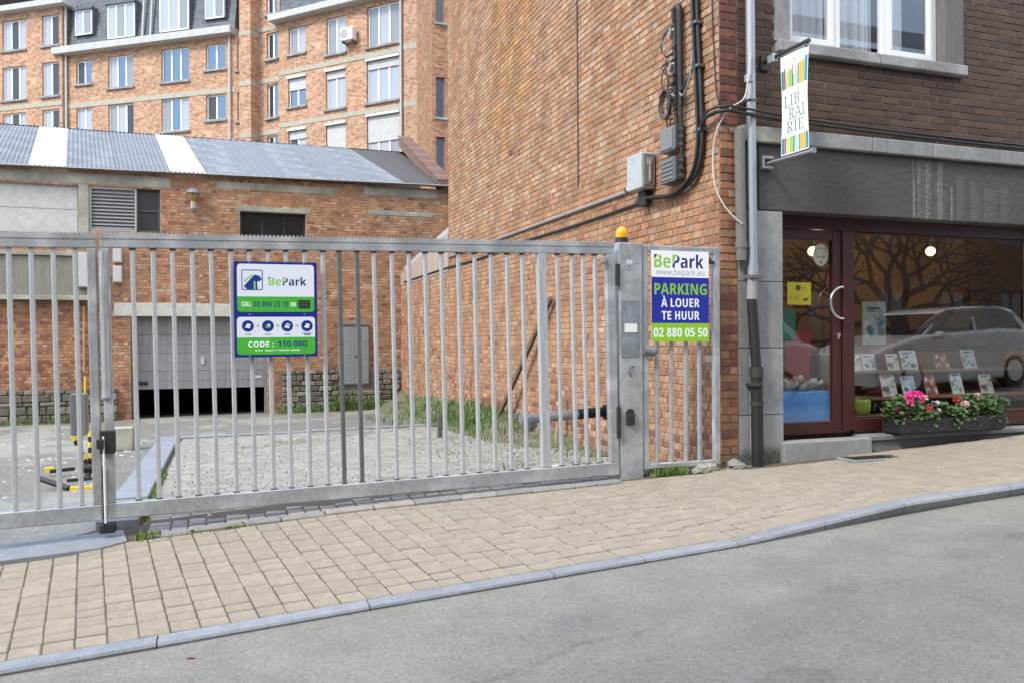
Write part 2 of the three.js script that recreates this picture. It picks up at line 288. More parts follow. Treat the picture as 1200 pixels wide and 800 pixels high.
// threshold stones under the gate and bluestone slab at the leaf stop
{
  const r = rngOf(33), bed = structure('gate_threshold', 'row of pale edging stones along the pavement under the gate', 'threshold', sheet([-0.5, 1, 2, 3.45], [-6.63, -6.95, -7.16], (x, z) => yardY(x, z) - 0.022), grainy(lin(0.33, 0.3, 0.245), 0.95, 2));
  const ms = [[0.42, 0.39, 0.35], [0.36, 0.34, 0.32], [0.46, 0.4, 0.34], [0.33, 0.31, 0.3]].map((c) => grainy(lin(...c), 0.85, 2));
  for (let x = -0.48; x < 3.42;) { const l = Math.min(0.2 + 0.22 * r(), 3.45 - x), xc = x + l / 2, g = muv(chamfer(l - 0.008, 0.08, 0.115 + 0.02 * r(), 0.012), r()); g.rotateZ(Math.atan(0.04)).translate(xc, pavY(xc, -6.7) - 0.026 + 0.008 * r(), -6.705); add(bed, 'edging_stone', g, ms[Math.floor(r() * 4)]); x += l; }
  for (let x = -0.48; x < 3.42;) { const l = Math.min(0.12 + 0.06 * r(), 3.45 - x), xc = x + l / 2; for (const zz of [-6.82, -6.94, -7.06]) { const g = muv(chamfer(l - 0.007, 0.08, 0.114, 0.008), r()); g.rotateZ(Math.atan(0.04)).translate(xc, yardY(xc, zz) - 0.042 + 0.008 * r(), zz); add(bed, 'edging_stone', g, ms[Math.floor(r() * 4)]); } x += l; }
  const top = (x, z) => [x, pavY(x, Math.max(z, -6.85)) + 0.012, z], low = (x, z) => [x, pavY(x, -6.8) - 0.08, z];
  const Q = [[-3.8, -6.5], [-0.78, -6.53], [-0.6, -6.63], [-0.66, -6.98], [-1.0, -6.99], [-3.8, -6.99]];
  const F = [Q.map((p) => top(...p)).reverse()]; Q.forEach((p, i) => { const n = Q[(i + 1) % Q.length]; F.push([top(...p), top(...n), low(...n), low(...p)]); });
  structure('bluestone_slab', 'flat bluestone slab under the meeting gate leaves', 'paving', muv(polys(F)), bluestone);
}
// ---------- the yard behind the gate ----------
const yardMat = new THREE.MeshPhysicalMaterial({ color: lin(0.84, 0.82, 0.78), roughness: 0.92, map: rescale(asphaltMap, 0.31), bumpMap: asphaltBump, bumpScale: 0.006, vertexColors: true, side: THREE.DoubleSide });
structure('yard_ground', 'patched pale concrete and asphalt ground of the yard', 'ground', sheet(range(-12, 8.5, 190), range(-6.86, -29, 200), (x, z) => yardY(x, z) - (x > -0.62 && x < 4.7 && z > -15.15 ? 0.05 : 0) + 0.012 * (fbm(x + 30, z + 60, 512, 3, 8) - 0.5), (x, z) => {
  const n = fbm(x * 0.9 + 70, z * 0.7 + 90, 512, 4, 51), f = fbm(x * 5 + 70, z * 5 + 90, 512, 3, 55); const pale = n > 0.52 ? Math.min(1, (n - 0.52) * 14) : 0, k = 0.62 + 0.3 * pale + 0.25 * (f - 0.5); return [k * 1.02, k, k * 0.94];
}), yardMat);
{ // sett paving
  const r = rngOf(44), bed = structure('sett_paving', 'area of pale worn stone setts inside the gate', 'paving', sheet([-0.55, 1, 3, 4.66], range(-7.1, -15.02, 60), (x, z) => yardY(x, z) - 0.014), grainy(lin(0.23, 0.21, 0.165), 0.95, 1.5));
  const pal = [[0.4, 0.38, 0.325], [0.45, 0.425, 0.365], [0.36, 0.345, 0.3], [0.47, 0.445, 0.375], [0.37, 0.35, 0.3], [0.42, 0.395, 0.345], [0.27, 0.26, 0.17], [0.31, 0.295, 0.225]], ms = pal.map((c) => grainy(lin(...c), 0.85, 2.5)), list = [];
  for (let z = -7.12; z > -14.98;) { const d = 0.105 + 0.025 * r(); for (let x = -0.54 + 0.05 * r(); x < 4.6;) { const l = 0.11 + 0.09 * r(); if (x + l < 4.66) list.push({ x: x + l / 2, z: z - d / 2, w: l - 0.009, l: d - 0.011, k: (fbm(x * 0.9 + 11, z * 0.9 + 40, 512, 4, 66) + 0.1 * (x > 2.6 ? 1 : 0) > 0.62 && r() < 0.6) ? 6 + Math.floor(r() * 2) : Math.floor(r() * 6), dy: 0.006 * (r() - 0.5), a: 0.02 * (r() - 0.5), b: 0.02 * (r() - 0.5), v: Math.floor(r() * 3) }); x += l; } z -= d; }
  const up = V(0, 1, 0); for (const e of list) { e.c = V(e.x, yardY(e.x, e.z) + e.dy, e.z); e.s = showSize(e.c, up) * e.w * e.l; }
  const order = list.filter((e) => e.s > 0).sort((a, b) => b.s - a.s).slice(0, 300), alone = new Set(order);
  const shapes = [0, 1, 2].map((v) => { const g = chamfer(1, 0.5, 1, 0.06).translate(0, -0.25, 0); return muv(g, v, v * 2); });
  order.forEach((e) => { const m = new THREE.Mesh(shapes[e.v], ms[e.k]); m.name = 'sett'; m.position.copy(e.c); m.scale.set(e.w, 0.14, e.l); m.rotation.set(e.a, 0, e.b); m.castShadow = m.receiveShadow = true; bed.add(m); });
  const G = []; for (const e of list) if (!alone.has(e)) { const g = chamfer(e.w, 0.07, e.l, 0.007).translate(0, -0.035, 0).rotateX(e.a).rotateZ(e.b).translate(e.c.x, e.c.y, e.c.z); const c = ms[e.k].color, n = g.attributes.position.count, a = new Float32Array(n * 3); for (let i = 0; i < n; i++) a.set([c.r, c.g, c.b], i * 3); g.setAttribute('color', new THREE.BufferAttribute(a, 3)); G.push(muv(g)); }
  add(bed, 'sett_field', mergeGeometries(G), new THREE.MeshPhysicalMaterial({ color: 0xffffff, vertexColors: true, roughness: 0.85, map: rescale(TX.grain, 2), bumpMap: rescale(TX.bump, 2), bumpScale: 0.003, side: THREE.DoubleSide })).userData.kind = 'stuff';
  // bluestone strip and edging round the setts
  const edge = structure('bluestone_edging', 'grey bluestone slabs edging the setts of the yard', 'edging', sheet([-0.86, -0.56], [-7.02, -15.1], (x, z) => yardY(x, z) - 0.01), bluestoneDark);
  const palestone = grainy(lin(0.36, 0.385, 0.43), 0.6, 1.2);
  for (let z = -7.05, i = 0; z > -15; i++) { const l = Math.min(1.05 + 0.25 * r(), z + 15.1), g = muv(chamfer(0.3, 0.12, l - 0.008, 0.008), i).rotateX(-0.0274).translate(-0.71, yardY(-0.71, z - l / 2) - 0.004, z - l / 2); add(edge, 'slab', g, i % 2 ? palestone : bluestoneB); z -= l; }
  for (let x = -0.54, i = 0; x < 3.9; i++) { const l = 0.6 + 0.5 * r(), g = muv(chamfer(l - 0.01, 0.12, 0.2, 0.008), i).translate(x + l / 2, yardY(x + l / 2, -15.1) - 0.03 + 0.01 * r(), -15.12 + 0.05 * x * 0.2); add(edge, 'slab', g, i % 2 ? bluestoneB : palestone); x += l; }
}
{ // rubble and mortar crumbs in the left yard
  const r = rngOf(61), F = [];
  for (let i = 0; i < 700; i++) { const x = -5 + 4 * r(), z = -9 - 11 * r() * (0.4 + 0.6 * r()), s = 0.008 + 0.04 * Math.pow(r(), 5), y = yardY(x, z), a = r() * 6; const P = [0, 1, 2, 3, 4].map((k) => [x + Math.cos(a + k * 1.257) * s * (0.7 + 0.5 * r()), y, z + Math.sin(a + k * 1.257) * s]), T = [x + s * 0.2, y + s * 0.45, z]; for (let k = 0; k < 5; k++) F.push([P[k], T, P[(k + 1) % 5]]); }
  const m = add(scene, 'rubble', polys(F), mat(lin(0.42, 0.4, 0.36), 0.95)); m.userData = { kind: 'stuff', label: 'pale crumbs of rubble strewn over the left of the yard', category: 'rubble' };
}

{ // bank of soil washed up along the brick wall
  const bank = (x, z) => { const d = (4.7 - x) / 0.95, n = fbm(x * 3 + 9, z * 1.3 + 50, 512, 4, 19), e = Math.max(0, Math.min(1, (-z - 10.2) / 2.5)); return yardY(x, z) - 0.03 + (0.05 + 0.36 * e) * Math.max(0, 1 - d) * (0.55 + 0.9 * n); };
  structure('soil_bank', 'low bank of brown soil against the foot of the brick wall', 'soil', sheet(range(3.72, 4.7, 26), range(-9, -21.6, 150), bank, (x, z) => { const n = fbm(x * 6 + 9, z * 6 + 50, 512, 4, 23), m = fbm(x * 2 + 3, z * 1.5 + 20, 512, 3, 27) > 0.5 ? 1 : 0, k = 0.6 + 0.8 * n; return m ? [0.13 * k, 0.13 * k, 0.06 * k] : [0.17 * k, 0.14 * k, 0.1 * k]; }), new THREE.MeshPhysicalMaterial({ color: 0xffffff, vertexColors: true, roughness: 0.95, bumpMap: TX.bump, bumpScale: 0.01, side: THREE.DoubleSide }));
  scene.userData.bank = bank;
}
const bankY = scene.userData.bank; scene.userData = {};

// ---------- corner building with the bookshop ----------
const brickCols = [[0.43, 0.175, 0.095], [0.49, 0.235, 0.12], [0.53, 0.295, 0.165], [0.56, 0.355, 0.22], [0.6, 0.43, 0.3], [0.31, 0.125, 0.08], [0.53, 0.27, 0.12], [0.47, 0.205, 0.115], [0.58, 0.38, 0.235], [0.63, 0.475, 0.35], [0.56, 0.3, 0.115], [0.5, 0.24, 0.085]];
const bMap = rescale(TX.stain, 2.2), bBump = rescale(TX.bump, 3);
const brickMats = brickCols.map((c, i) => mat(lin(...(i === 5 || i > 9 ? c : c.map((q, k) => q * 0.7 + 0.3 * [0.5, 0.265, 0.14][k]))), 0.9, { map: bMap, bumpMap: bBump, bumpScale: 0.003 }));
const brickField = new THREE.MeshPhysicalMaterial({ color: 0xffffff, vertexColors: true, roughness: 0.9, map: rescale(TX.stain, 0.9), bumpMap: bBump, bumpScale: 0.003, side: THREE.DoubleSide });
const mortar = grainy(lin(0.42, 0.305, 0.21), 0.95, 2, { bumpScale: 0.004 });
const XS = 4.68, ZF = -6.95, ZB = -16.9, TOP = 9.8;
const shop = thing('corner_building', 'tall brick corner building with a bookshop at street level', 'building', [XS, 0.27, ZF]);
const side = add(shop, 'side_wall', span(XS, XS + 0.3, -0.7, TOP, ZB, ZF - 0.013, 0.002), mortar);
{
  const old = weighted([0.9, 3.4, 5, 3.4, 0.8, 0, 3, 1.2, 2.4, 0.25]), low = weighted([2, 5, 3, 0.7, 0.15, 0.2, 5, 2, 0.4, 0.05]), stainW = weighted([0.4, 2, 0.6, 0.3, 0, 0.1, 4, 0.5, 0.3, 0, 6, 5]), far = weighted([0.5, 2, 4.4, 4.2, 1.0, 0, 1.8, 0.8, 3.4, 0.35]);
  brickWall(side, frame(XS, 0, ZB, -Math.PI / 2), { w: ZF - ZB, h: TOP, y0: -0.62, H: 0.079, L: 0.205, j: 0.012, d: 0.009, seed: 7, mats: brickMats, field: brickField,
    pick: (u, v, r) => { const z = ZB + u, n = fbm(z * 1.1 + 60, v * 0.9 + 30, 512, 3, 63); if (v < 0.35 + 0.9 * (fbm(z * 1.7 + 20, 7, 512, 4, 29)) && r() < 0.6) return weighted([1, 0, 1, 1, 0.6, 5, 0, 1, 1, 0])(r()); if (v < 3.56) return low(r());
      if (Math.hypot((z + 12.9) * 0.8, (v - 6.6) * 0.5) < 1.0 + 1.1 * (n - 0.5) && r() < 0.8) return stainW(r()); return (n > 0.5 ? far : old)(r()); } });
}
// front: dark glazed bricks above, openings for the first-floor window
const glaze = [[0.062, 0.03, 0.017], [0.078, 0.037, 0.02], [0.05, 0.025, 0.016], [0.092, 0.043, 0.022], [0.066, 0.027, 0.016]].map((c) => mat(lin(...c), 0.62, { bumpMap: bBump, bumpScale: 0.002 }));
const glazeField = new THREE.MeshPhysicalMaterial({ color: 0xffffff, vertexColors: true, roughness: 0.62, bumpMap: bBump, bumpScale: 0.002, side: THREE.DoubleSide });
const front = add(shop, 'front_wall', wallShape(7.6, TOP, 0.28, [[0.65, 3.16, 4.385, 6.3]], 0.2, 3.44).translate(XS, 0, ZF - 0.01), grainy(lin(0.34, 0.27, 0.2), 0.95, 2));
brickWall(front, frame(XS, 0, ZF - 0.01), { w: 7.6, x0: 0.2, y0: 3.62, h: TOP, L: 0.215, H: 0.077, j: 0.0105, d: 0.009, bond: 'half', seed: 9, mats: glaze, field: glazeField, holes: [[0.65, 3.16, 4.385, 6.3]], pick: (u, v, r) => Math.floor(r() * 5), max: 300 });
const pier = add(shop, 'brick_pier', span(XS + 0.002, XS + 0.2, -0.5, TOP, ZF - 0.24, ZF - 0.011, 0.002), grainy(lin(0.36, 0.29, 0.22), 0.95, 2));
{ const lowP = weighted([4, 1.6, 0.8, 0.2, 0.1, 4, 1.2, 3, 0.1, 0]), upP = [0, 5, 7]; const dark = [[0.2, 0.07, 0.045], [0.16, 0.06, 0.045], [0.24, 0.085, 0.055]].map((c) => mat(lin(...c), 0.85, { map: bMap, bumpMap: bBump, bumpScale: 0.003 }));
  brickWall(pier, frame(XS, 0, ZF - 0.01), { w: 0.2, h: 3.6, y0: -0.02, L: 0.2, H: 0.079, j: 0.012, d: 0.009, bond: 'half', seed: 3, mats: brickMats, field: brickField, pick: (u, v, r) => lowP(r()) });
  brickWall(pier, frame(XS, 0, ZF - 0.01), { w: 0.2, h: TOP, y0: 3.615, L: 0.2, H: 0.079, j: 0.012, d: 0.009, bond: 'half', seed: 4, mats: dark, field: brickField, pick: (u, v, r) => Math.floor(r() * 3) }); }
// stone and concrete dressings
const greyStone = mat(lin(0.36, 0.365, 0.36), 0.75, { map: rescale(TX.stain, 0.8), bumpMap: rescale(TX.bump, 1.5), bumpScale: 0.002 });
const greyStone2 = mat(lin(0.33, 0.335, 0.335), 0.75, { map: rescale(TX.streak, 0.8), bumpMap: rescale(TX.bump, 1.5), bumpScale: 0.002 });
const concrete = mat(lin(0.42, 0.4, 0.35), 0.88, { map: rescale(TX.stain, 0.7), bumpMap: rescale(TX.bump, 1), bumpScale: 0.004 });
const pillar = add(shop, 'pillar', span(XS + 0.215, 5.385, -0.2, 2.79, ZF - 0.42, ZF - 0.035, 0.003), grainy(lin(0.1, 0.1, 0.1), 0.9, 2));
const dampTex = canvas(256, 400, (c, w, h) => { const r = rngOf(14); c.fillStyle = '#a5a6a2'; c.fillRect(0, 0, w, h); for (let i = 0; i < 2600; i++) { const v = 140 + 50 * r(); c.fillStyle = `rgba(${v},${v},${v - 3},0.2)`; c.fillRect(r() * w, r() * h, 2 + 10 * r(), 2 + 8 * r()); }
  for (let i = 0; i < 9000; i++) { const x = r() * w, edge = h * (0.62 - 0.42 * fbm(x / w * 3 + 4, 2, 64, 4, 6)), y = h - r() * edge * (0.6 + 0.4 * r()); c.fillStyle = r() < 0.3 ? 'rgba(70,74,54,0.16)' : 'rgba(58,57,53,0.16)'; c.fillRect(x, y, 2 + 5 * r(), 2 + 7 * r()); } });
[[-0.1, 0.755], [0.76, 1.42], [1.425, 2.08], [2.085, 2.79]].forEach(([a, b], i) => { for (const [x0, x1, z0, z1, k] of [[XS + 0.205, 5.0, ZF - 0.05, ZF + 0.012, 0], [5.003, 5.4, ZF - 0.43, ZF + 0.02, 1]]) {
  const g = span(x0, x1, a, b - 0.002, z0, z1, 0.004), m = i === 0 ? mat(lin(0.8, 0.8, 0.8), 0.85, { map: dampTex }) : (i + k) % 2 ? greyStone2 : greyStone;
  if (i === 0) { const p = g.attributes.position, u = g.attributes.uv; for (let q = 0; q < p.count; q++) u.setXY(q, (p.getX(q) - 4.88) / 0.55, (p.getY(q) - 0.2) / 0.56); }
  add(pillar, 'stone_panel', g, m); } });
{ // dark fascia with pale run-down streaks of lime
  const tex = canvas(1024, 160, (c, w, h) => { const r = rngOf(91); c.fillStyle = '#5c5954'; c.fillRect(0, 0, w, h); for (let i = 0; i < 5200; i++) { const v = 50 + 45 * r(); c.fillStyle = `rgba(${v},${v * 0.97},${v * 0.93},0.16)`; c.fillRect(r() * w, r() * h, 2 + 26 * r() * r(), 1 + 8 * r()); }
    for (const [x, y0, a, ww] of [[395, 0, 0.4, 4], [398, 60, 0.65, 4], [408, 0, 0.35, 14], [424, 0, 0.3, 5], [432, 10, 0.7, 5], [437, 0, 0.35, 12], [466, 5, 0.55, 6], [473, 0, 0.42, 8], [504, 70, 0.8, 5], [520, 40, 0.22, 26], [560, 50, 0.2, 30], [600, 66, 0.18, 40], [650, 60, 0.15, 30], [455, 60, 0.15, 40]]) for (let y = y0; y < h; y += 2) { c.fillStyle = `rgba(198,200,200,${a * (0.35 + 0.65 * r())})`; c.fillRect(x + (r() - 0.5) * 2, y, ww * (0.5 + 0.7 * r()), 2); } });
  const g = chamfer(5.1, 0.655, 0.3, 0.006).translate(5.12 + 2.55, 3.125, ZF - 0.13); const p = g.attributes.position, uv = new Float32Array(p.count * 2); for (let i = 0; i < p.count; i++) { uv[i * 2] = (p.getX(i) - 5.12) / 5.1; uv[i * 2 + 1] = (p.getY(i) - 2.797) / 0.656; } g.setAttribute('uv', new THREE.BufferAttribute(uv, 2));
  add(shop, 'fascia', g, mat(lin(0.75, 0.75, 0.75), 0.8, { map: tex, bumpMap: rescale(TX.bump, 3), bumpScale: 0.001 })).userData.label = 'dark grey fascia with pale streaks above the shop';
}
add(shop, 'fascia_end', span(10.224, 12.27, 2.797, 3.453, ZF - 0.28, ZF + 0.02, 0.006), grainy(lin(0.075, 0.072, 0.068), 0.8, 1));
add(shop, 'fascia_return', span(XS + 0.205, 5.118, 2.795, 3.45, ZF - 0.28, ZF + 0.005, 0.003), grainy(lin(0.12, 0.115, 0.105), 0.8, 1));
[[4.885, 5.4], [5.404, 6.5], [6.504, 7.33], [7.334, 8.2], [8.204, 9.2], [9.204, 10.22], [10.224, 11.3], [11.304, 12.27]].forEach(([a, b], i) => add(shop, 'stone_course', span(a, b, 3.46, 3.612, ZF - 0.2, ZF + 0.075, 0.008), i === 0 ? concrete : i % 2 ? greyStone : greyStone2));
// first-floor window
const whitePaint = mat(lin(0.8, 0.8, 0.79), 0.35), whiteOld = grainy(lin(0.68, 0.67, 0.64), 0.6, 1);
const clear = new THREE.MeshPhysicalMaterial({ color: 0xffffff, transmission: 1, thickness: 0, roughness: 0.01, ior: 1.62 });
const W0 = 5.506, W1 = 7.555, WB = 4.51, WT = 6.25;
{
  const win = add(shop, 'window', merge([span(W0, W1, WB, WB + 0.06, ZF - 0.16, ZF - 0.1), span(W0, W1, WT - 0.06, WT, ZF - 0.16, ZF - 0.1), ...[[W0, W0 + 0.06], [6.15, 6.235], [6.79, 6.875], [W1 - 0.06, W1]].map(([a, b]) => span(a, b, WB + 0.06, WT - 0.06, ZF - 0.16, ZF - 0.1)),
    ...[[W0 + 0.06, 6.15], [6.875, W1 - 0.06]].flatMap(([a, b]) => [span(a, b, WB + 0.06, WB + 0.12, ZF - 0.15, ZF - 0.085), span(a, a + 0.05, WB + 0.12, WT - 0.06, ZF - 0.15, ZF - 0.085), span(b - 0.05, b, WB + 0.12, WT - 0.06, ZF - 0.15, ZF - 0.085)])]), whitePaint);
  for (const [a, b] of [[W0 + 0.1, 6.12], [6.22, 6.81], [6.92, W1 - 0.1]]) add(win, 'pane', span(a, b, WB + 0.05, WT - 0.06, ZF - 0.128, ZF - 0.124, 0.001), clear);
  add(win, 'sill', merge([span(5.34, 6.62, 4.392, 4.506, ZF - 0.2, ZF + 0.075, 0.01), span(6.624, 7.835, 4.392, 4.506, ZF - 0.2, ZF + 0.075, 0.01)]), greyStone);
  add(win, 'surround', merge([span(5.33, W0 - 0.002, 4.508, 6.35, ZF - 0.2, ZF + 0.02, 0.004)]), greyStone);
  add(win, 'surround', merge([span(W1 + 0.002, 7.83, 4.508, 6.35, ZF - 0.2, ZF + 0.02, 0.004)]), mat(lin(0.2, 0.19, 0.18), 0.85, { map: rescale(TX.streak, 1.3) })).userData.label = 'dark weathered stone surround beside the window';
  const cm = mat(lin(0.74, 0.76, 0.78), 0.95, { transmission: 0.35, thickness: 0 });
  for (const [a, b] of [[5.53, 6.16], [6.2, 6.84], [6.9, 7.27]]) { const pts = []; const N = 60; const F = []; for (let i = 0; i < N; i++) { const f = (t) => ZF - 0.3 + 0.022 * Math.sin(t * 44) + 0.012 * Math.sin(t * 91 + a), xa = a + (b - a) * i / N, xb = a + (b - a) * (i + 1) / N; F.push([[xa, WB - 0.05, f(xa)], [xb, WB - 0.05, f(xb)], [xb, WT, f(xb)], [xa, WT, f(xa)]]); } add(win, 'curtain', muv(polys(F)), cm); }
}
add(shop, 'upper_room', merge([span(XS + 0.3, 12.0, 3.7, 3.8, -10.6, ZF - 0.3, 0.002), span(XS + 0.3, 12.0, 6.5, 6.6, -10.6, ZF - 0.3, 0.002), span(XS + 0.3, 12.0, 3.8, 6.5, -10.7, -10.6, 0.002)]), mat(lin(0.5, 0.48, 0.45), 0.9));
add(shop, 'roof', span(XS + 0.01, 12.28, TOP, TOP + 0.25, ZB - 0.05, ZF + 0.05, 0.01), mat(lin(0.1, 0.1, 0.1), 0.9));
add(shop, 'rear_wall', merge([span(XS + 0.31, 12.2, -0.7, TOP, ZB, ZB + 0.3, 0.002), span(12.0, 12.27, -0.7, TOP - 0.005, ZB + 0.31, ZF - 0.3, 0.002)]), mortar);
add(shop, 'end_pillar', span(9.3, 12.28, -0.2, 2.79, ZF - 0.45, ZF + 0.012, 0.005), greyStone);
// shopfront
const ZS = -7.15;
const maroon = mat(lin(0.05, 0.01, 0.009), 0.42, { bumpMap: rescale(TX.bump, 2), bumpScale: 0.0008 });
const steel = mat(lin(0.62, 0.62, 0.62), 0.28, { metalness: 1 });
add(shop, 'shopfront_frame', merge([span(5.405, 9.3, 2.66, 2.815, ZS - 0.06, ZS + 0.03), span(6.32, 6.462, 0.53, 2.66, ZS - 0.06, ZS + 0.03), span(6.462, 9.3, 0.51, 0.655, ZS - 0.06, ZS + 0.035), span(9.2, 9.3, 0.655, 2.66, ZS - 0.06, ZS + 0.03), span(5.402, 5.45, 0.53, 2.66, ZS - 0.06, ZS + 0.03)]), maroon);
{
  const sw = add(shop, 'shop_window', merge([span(6.465, 6.49, 0.657, 2.655, ZS - 0.04, ZS + 0.01), span(6.49, 9.2, 2.64, 2.657, ZS - 0.04, ZS + 0.01), span(6.49, 9.2, 0.657, 0.675, ZS - 0.04, ZS + 0.01)]), maroon);
  add(sw, 'pane', span(6.488, 9.2, 0.673, 2.642, ZS - 0.016, ZS - 0.012, 0.001), clear);
  const door = add(shop, 'door', merge([span(5.455, 5.53, 0.51, 2.655, ZS - 0.05, ZS + 0.012), span(6.204, 6.314, 0.51, 2.655, ZS - 0.05, ZS + 0.012), span(5.53, 6.204, 2.553, 2.655, ZS - 0.05, ZS + 0.01), span(5.53, 6.204, 0.51, 0.64, ZS - 0.05, ZS + 0.01)]), maroon);
  add(door, 'pane', span(5.525, 6.21, 0.635, 2.558, ZS - 0.02, ZS - 0.016, 0.001), clear);
  const arc = []; for (let i = 0; i <= 20; i++) { const a = Math.PI * (0.5 + i / 20); arc.push([6.285 + Math.cos(a) * 0.165, 1.888 + Math.sin(a) * 0.168, ZS + 0.07]); }
  add(door, 'handle', merge([tube([[6.285, 2.056, ZS + 0.012], [6.285, 2.056, ZS + 0.05], ...arc, [6.285, 1.72, ZS + 0.05], [6.285, 1.72, ZS + 0.012]], 0.013, 90, 10)]), steel);
  add(door, 'lock', merge([rod([6.27, 1.55, ZS + 0.01], [6.27, 1.55, ZS + 0.025], 0.022), span(6.255, 6.285, 1.505, 1.545, ZS + 0.01, ZS + 0.02)]), steel);
}
add(shop, 'door_step', merge([span(5.36, 6.47, 0.1, 0.478, -6.87, ZS + 0.1, 0.012)]), grainy(lin(0.36, 0.36, 0.34), 0.8, 1));
add(shop, 'window_plinth', merge([span(6.475, 9.35, 0.2, 0.425, ZS - 0.1, -6.97, 0.008), span(6.475, 9.35, 0.43, 0.49, ZS - 0.1, -6.94, 0.012)]), grainy(lin(0.27, 0.275, 0.27), 0.75, 1));
// shop room
const roomWood = grainy(lin(0.3, 0.17, 0.08), 0.6, 1);
add(shop, 'shop_floor', span(XS + 0.3, 11.99, 0.3, 0.5, -9.2, ZS - 0.07, 0.002), grainy(lin(0.16, 0.1, 0.06), 0.6, 1));
add(shop, 'shop_ceiling', span(XS + 0.3, 11.99, 3.2, 3.3, -9.2, ZF - 0.3, 0.002), mat(lin(0.45, 0.4, 0.33), 0.9));
{
  const tree = canvas(1024, 640, (c, w, h) => { c.fillStyle = '#8a6845'; c.fillRect(0, 0, w, h); const r = rngOf(17); for (let i = 0; i < 4000; i++) { c.fillStyle = `rgba(${90 + 40 * r()},${65 + 30 * r()},${40 + 20 * r()},0.25)`; c.fillRect(r() * w, r() * h, 10 * r(), 6 * r()); }
    c.strokeStyle = '#38231a'; c.lineCap = 'round'; const br = (x, y, a, l, t, n) => { const x2 = x + Math.cos(a) * l, y2 = y - Math.sin(a) * l, k = (r() - 0.5) * l * 0.5; c.lineWidth = t; c.beginPath(); c.moveTo(x, y); c.quadraticCurveTo((x + x2) / 2 + k, (y + y2) / 2 + k, x2, y2); c.stroke(); if (n) { const m = 2 + (r() > 0.5); for (let i = 0; i < m; i++) br(x2, y2, a + (i - (m - 1) / 2) * 0.75 + (r() - 0.5) * 0.4, l * 0.74, t * 0.62, n - 1); } };
    br(572, 640, 1.57, 330, 50, 0); for (const [a, y] of [[2.95, 380], [2.6, 340], [2.15, 320], [1.75, 310], [1.35, 310], [0.9, 325], [0.5, 345], [0.15, 385]]) br(572, y, a, 115, 19, 4); });
  const g = printed(7.0, 2.7); add(shop, 'shop_back_wall', g.translate(8.49, 1.85, -9.0), mat(lin(1, 1, 1), 0.9, { map: tree })).userData.label = 'brown back wall painted with a dark spreading tree';
}
add(shop, 'shop_side_wall', merge([span(XS + 0.31, XS + 0.4, 0.5, 3.2, -9.0, ZS - 0.3, 0.002), span(11.9, 11.99, 0.5, 3.2, -9.0, ZF - 0.47, 0.002)]), mat(lin(0.3, 0.2, 0.13), 0.9));
// downpipes on the front
const zinc = mat(lin(0.5, 0.53, 0.57), 0.45, { metalness: 0.35, map: rescale(TX.streak, 1) });
{
  const dp = add(shop, 'downpipe', merge([rod([4.955, TOP, -6.87], [4.995, 2.16, -6.87], 0.045, 0.045, 20)]), zinc);
  for (const [p, q, r] of [[[4.966, 4.1, -6.87], [4.967, 4.03, -6.87], 0.05], [[4.978, 3.86, -6.87], [4.978, 3.9, -6.87], 0.052], [[4.994, 2.24, -6.87], [4.995, 2.14, -6.87], 0.052]]) add(dp, 'collar', rod(p, q, r, r, 20), zinc);
  add(dp, 'clip', span(4.93, 5.03, 3.845, 3.858, -6.95, -6.815), mat(lin(0.12, 0.12, 0.12), 0.6)); add(dp, 'clip', span(4.935, 5.06, 2.1, 2.138, -6.95, -6.81), mat(lin(0.12, 0.12, 0.12), 0.6));
  const iron = grainy(lin(0.022, 0.021, 0.02), 0.6, 2), iron2 = grainy(lin(0.05, 0.048, 0.045), 0.6, 2);
  const lowp = add(shop, 'cast_iron_pipe', merge([rod([5.04, 0.2, -6.865], [5.03, 1.2, -6.865], 0.058, 0.058, 20), rod([5.03, 1.2, -6.865], [4.985, 1.86, -6.87], 0.05, 0.05, 20), rod([4.984, 1.86, -6.87], [4.994, 2.13, -6.87], 0.047, 0.043, 20)]), iron);
  add(lowp, 'collar', rod([5.031, 1.14, -6.865], [5.03, 1.24, -6.865], 0.066, 0.066, 20), iron2); add(lowp, 'collar', rod([5.033, 0.86, -6.865], [5.032, 0.9, -6.865], 0.064, 0.064, 20), iron2); add(lowp, 'clip', span(4.95, 5.06, 1.05, 1.08, -6.935, -6.8), iron2);
  add(lowp, 'patch', merge([rod([4.985, 1.9, -6.872], [4.992, 2.1, -6.872], 0.054, 0.05, 9)]), grainy(lin(0.42, 0.42, 0.4), 0.8, 4));
  add(shop, 'vent_pipe', merge([rod([4.872, 2.28, -6.88], [4.857, 3.56, -6.88], 0.052, 0.052, 18), rod([4.872, 2.4, -6.88], [4.871, 2.46, -6.88], 0.06, 0.06, 18)]), grainy(lin(0.23, 0.22, 0.19), 0.85, 2));
}

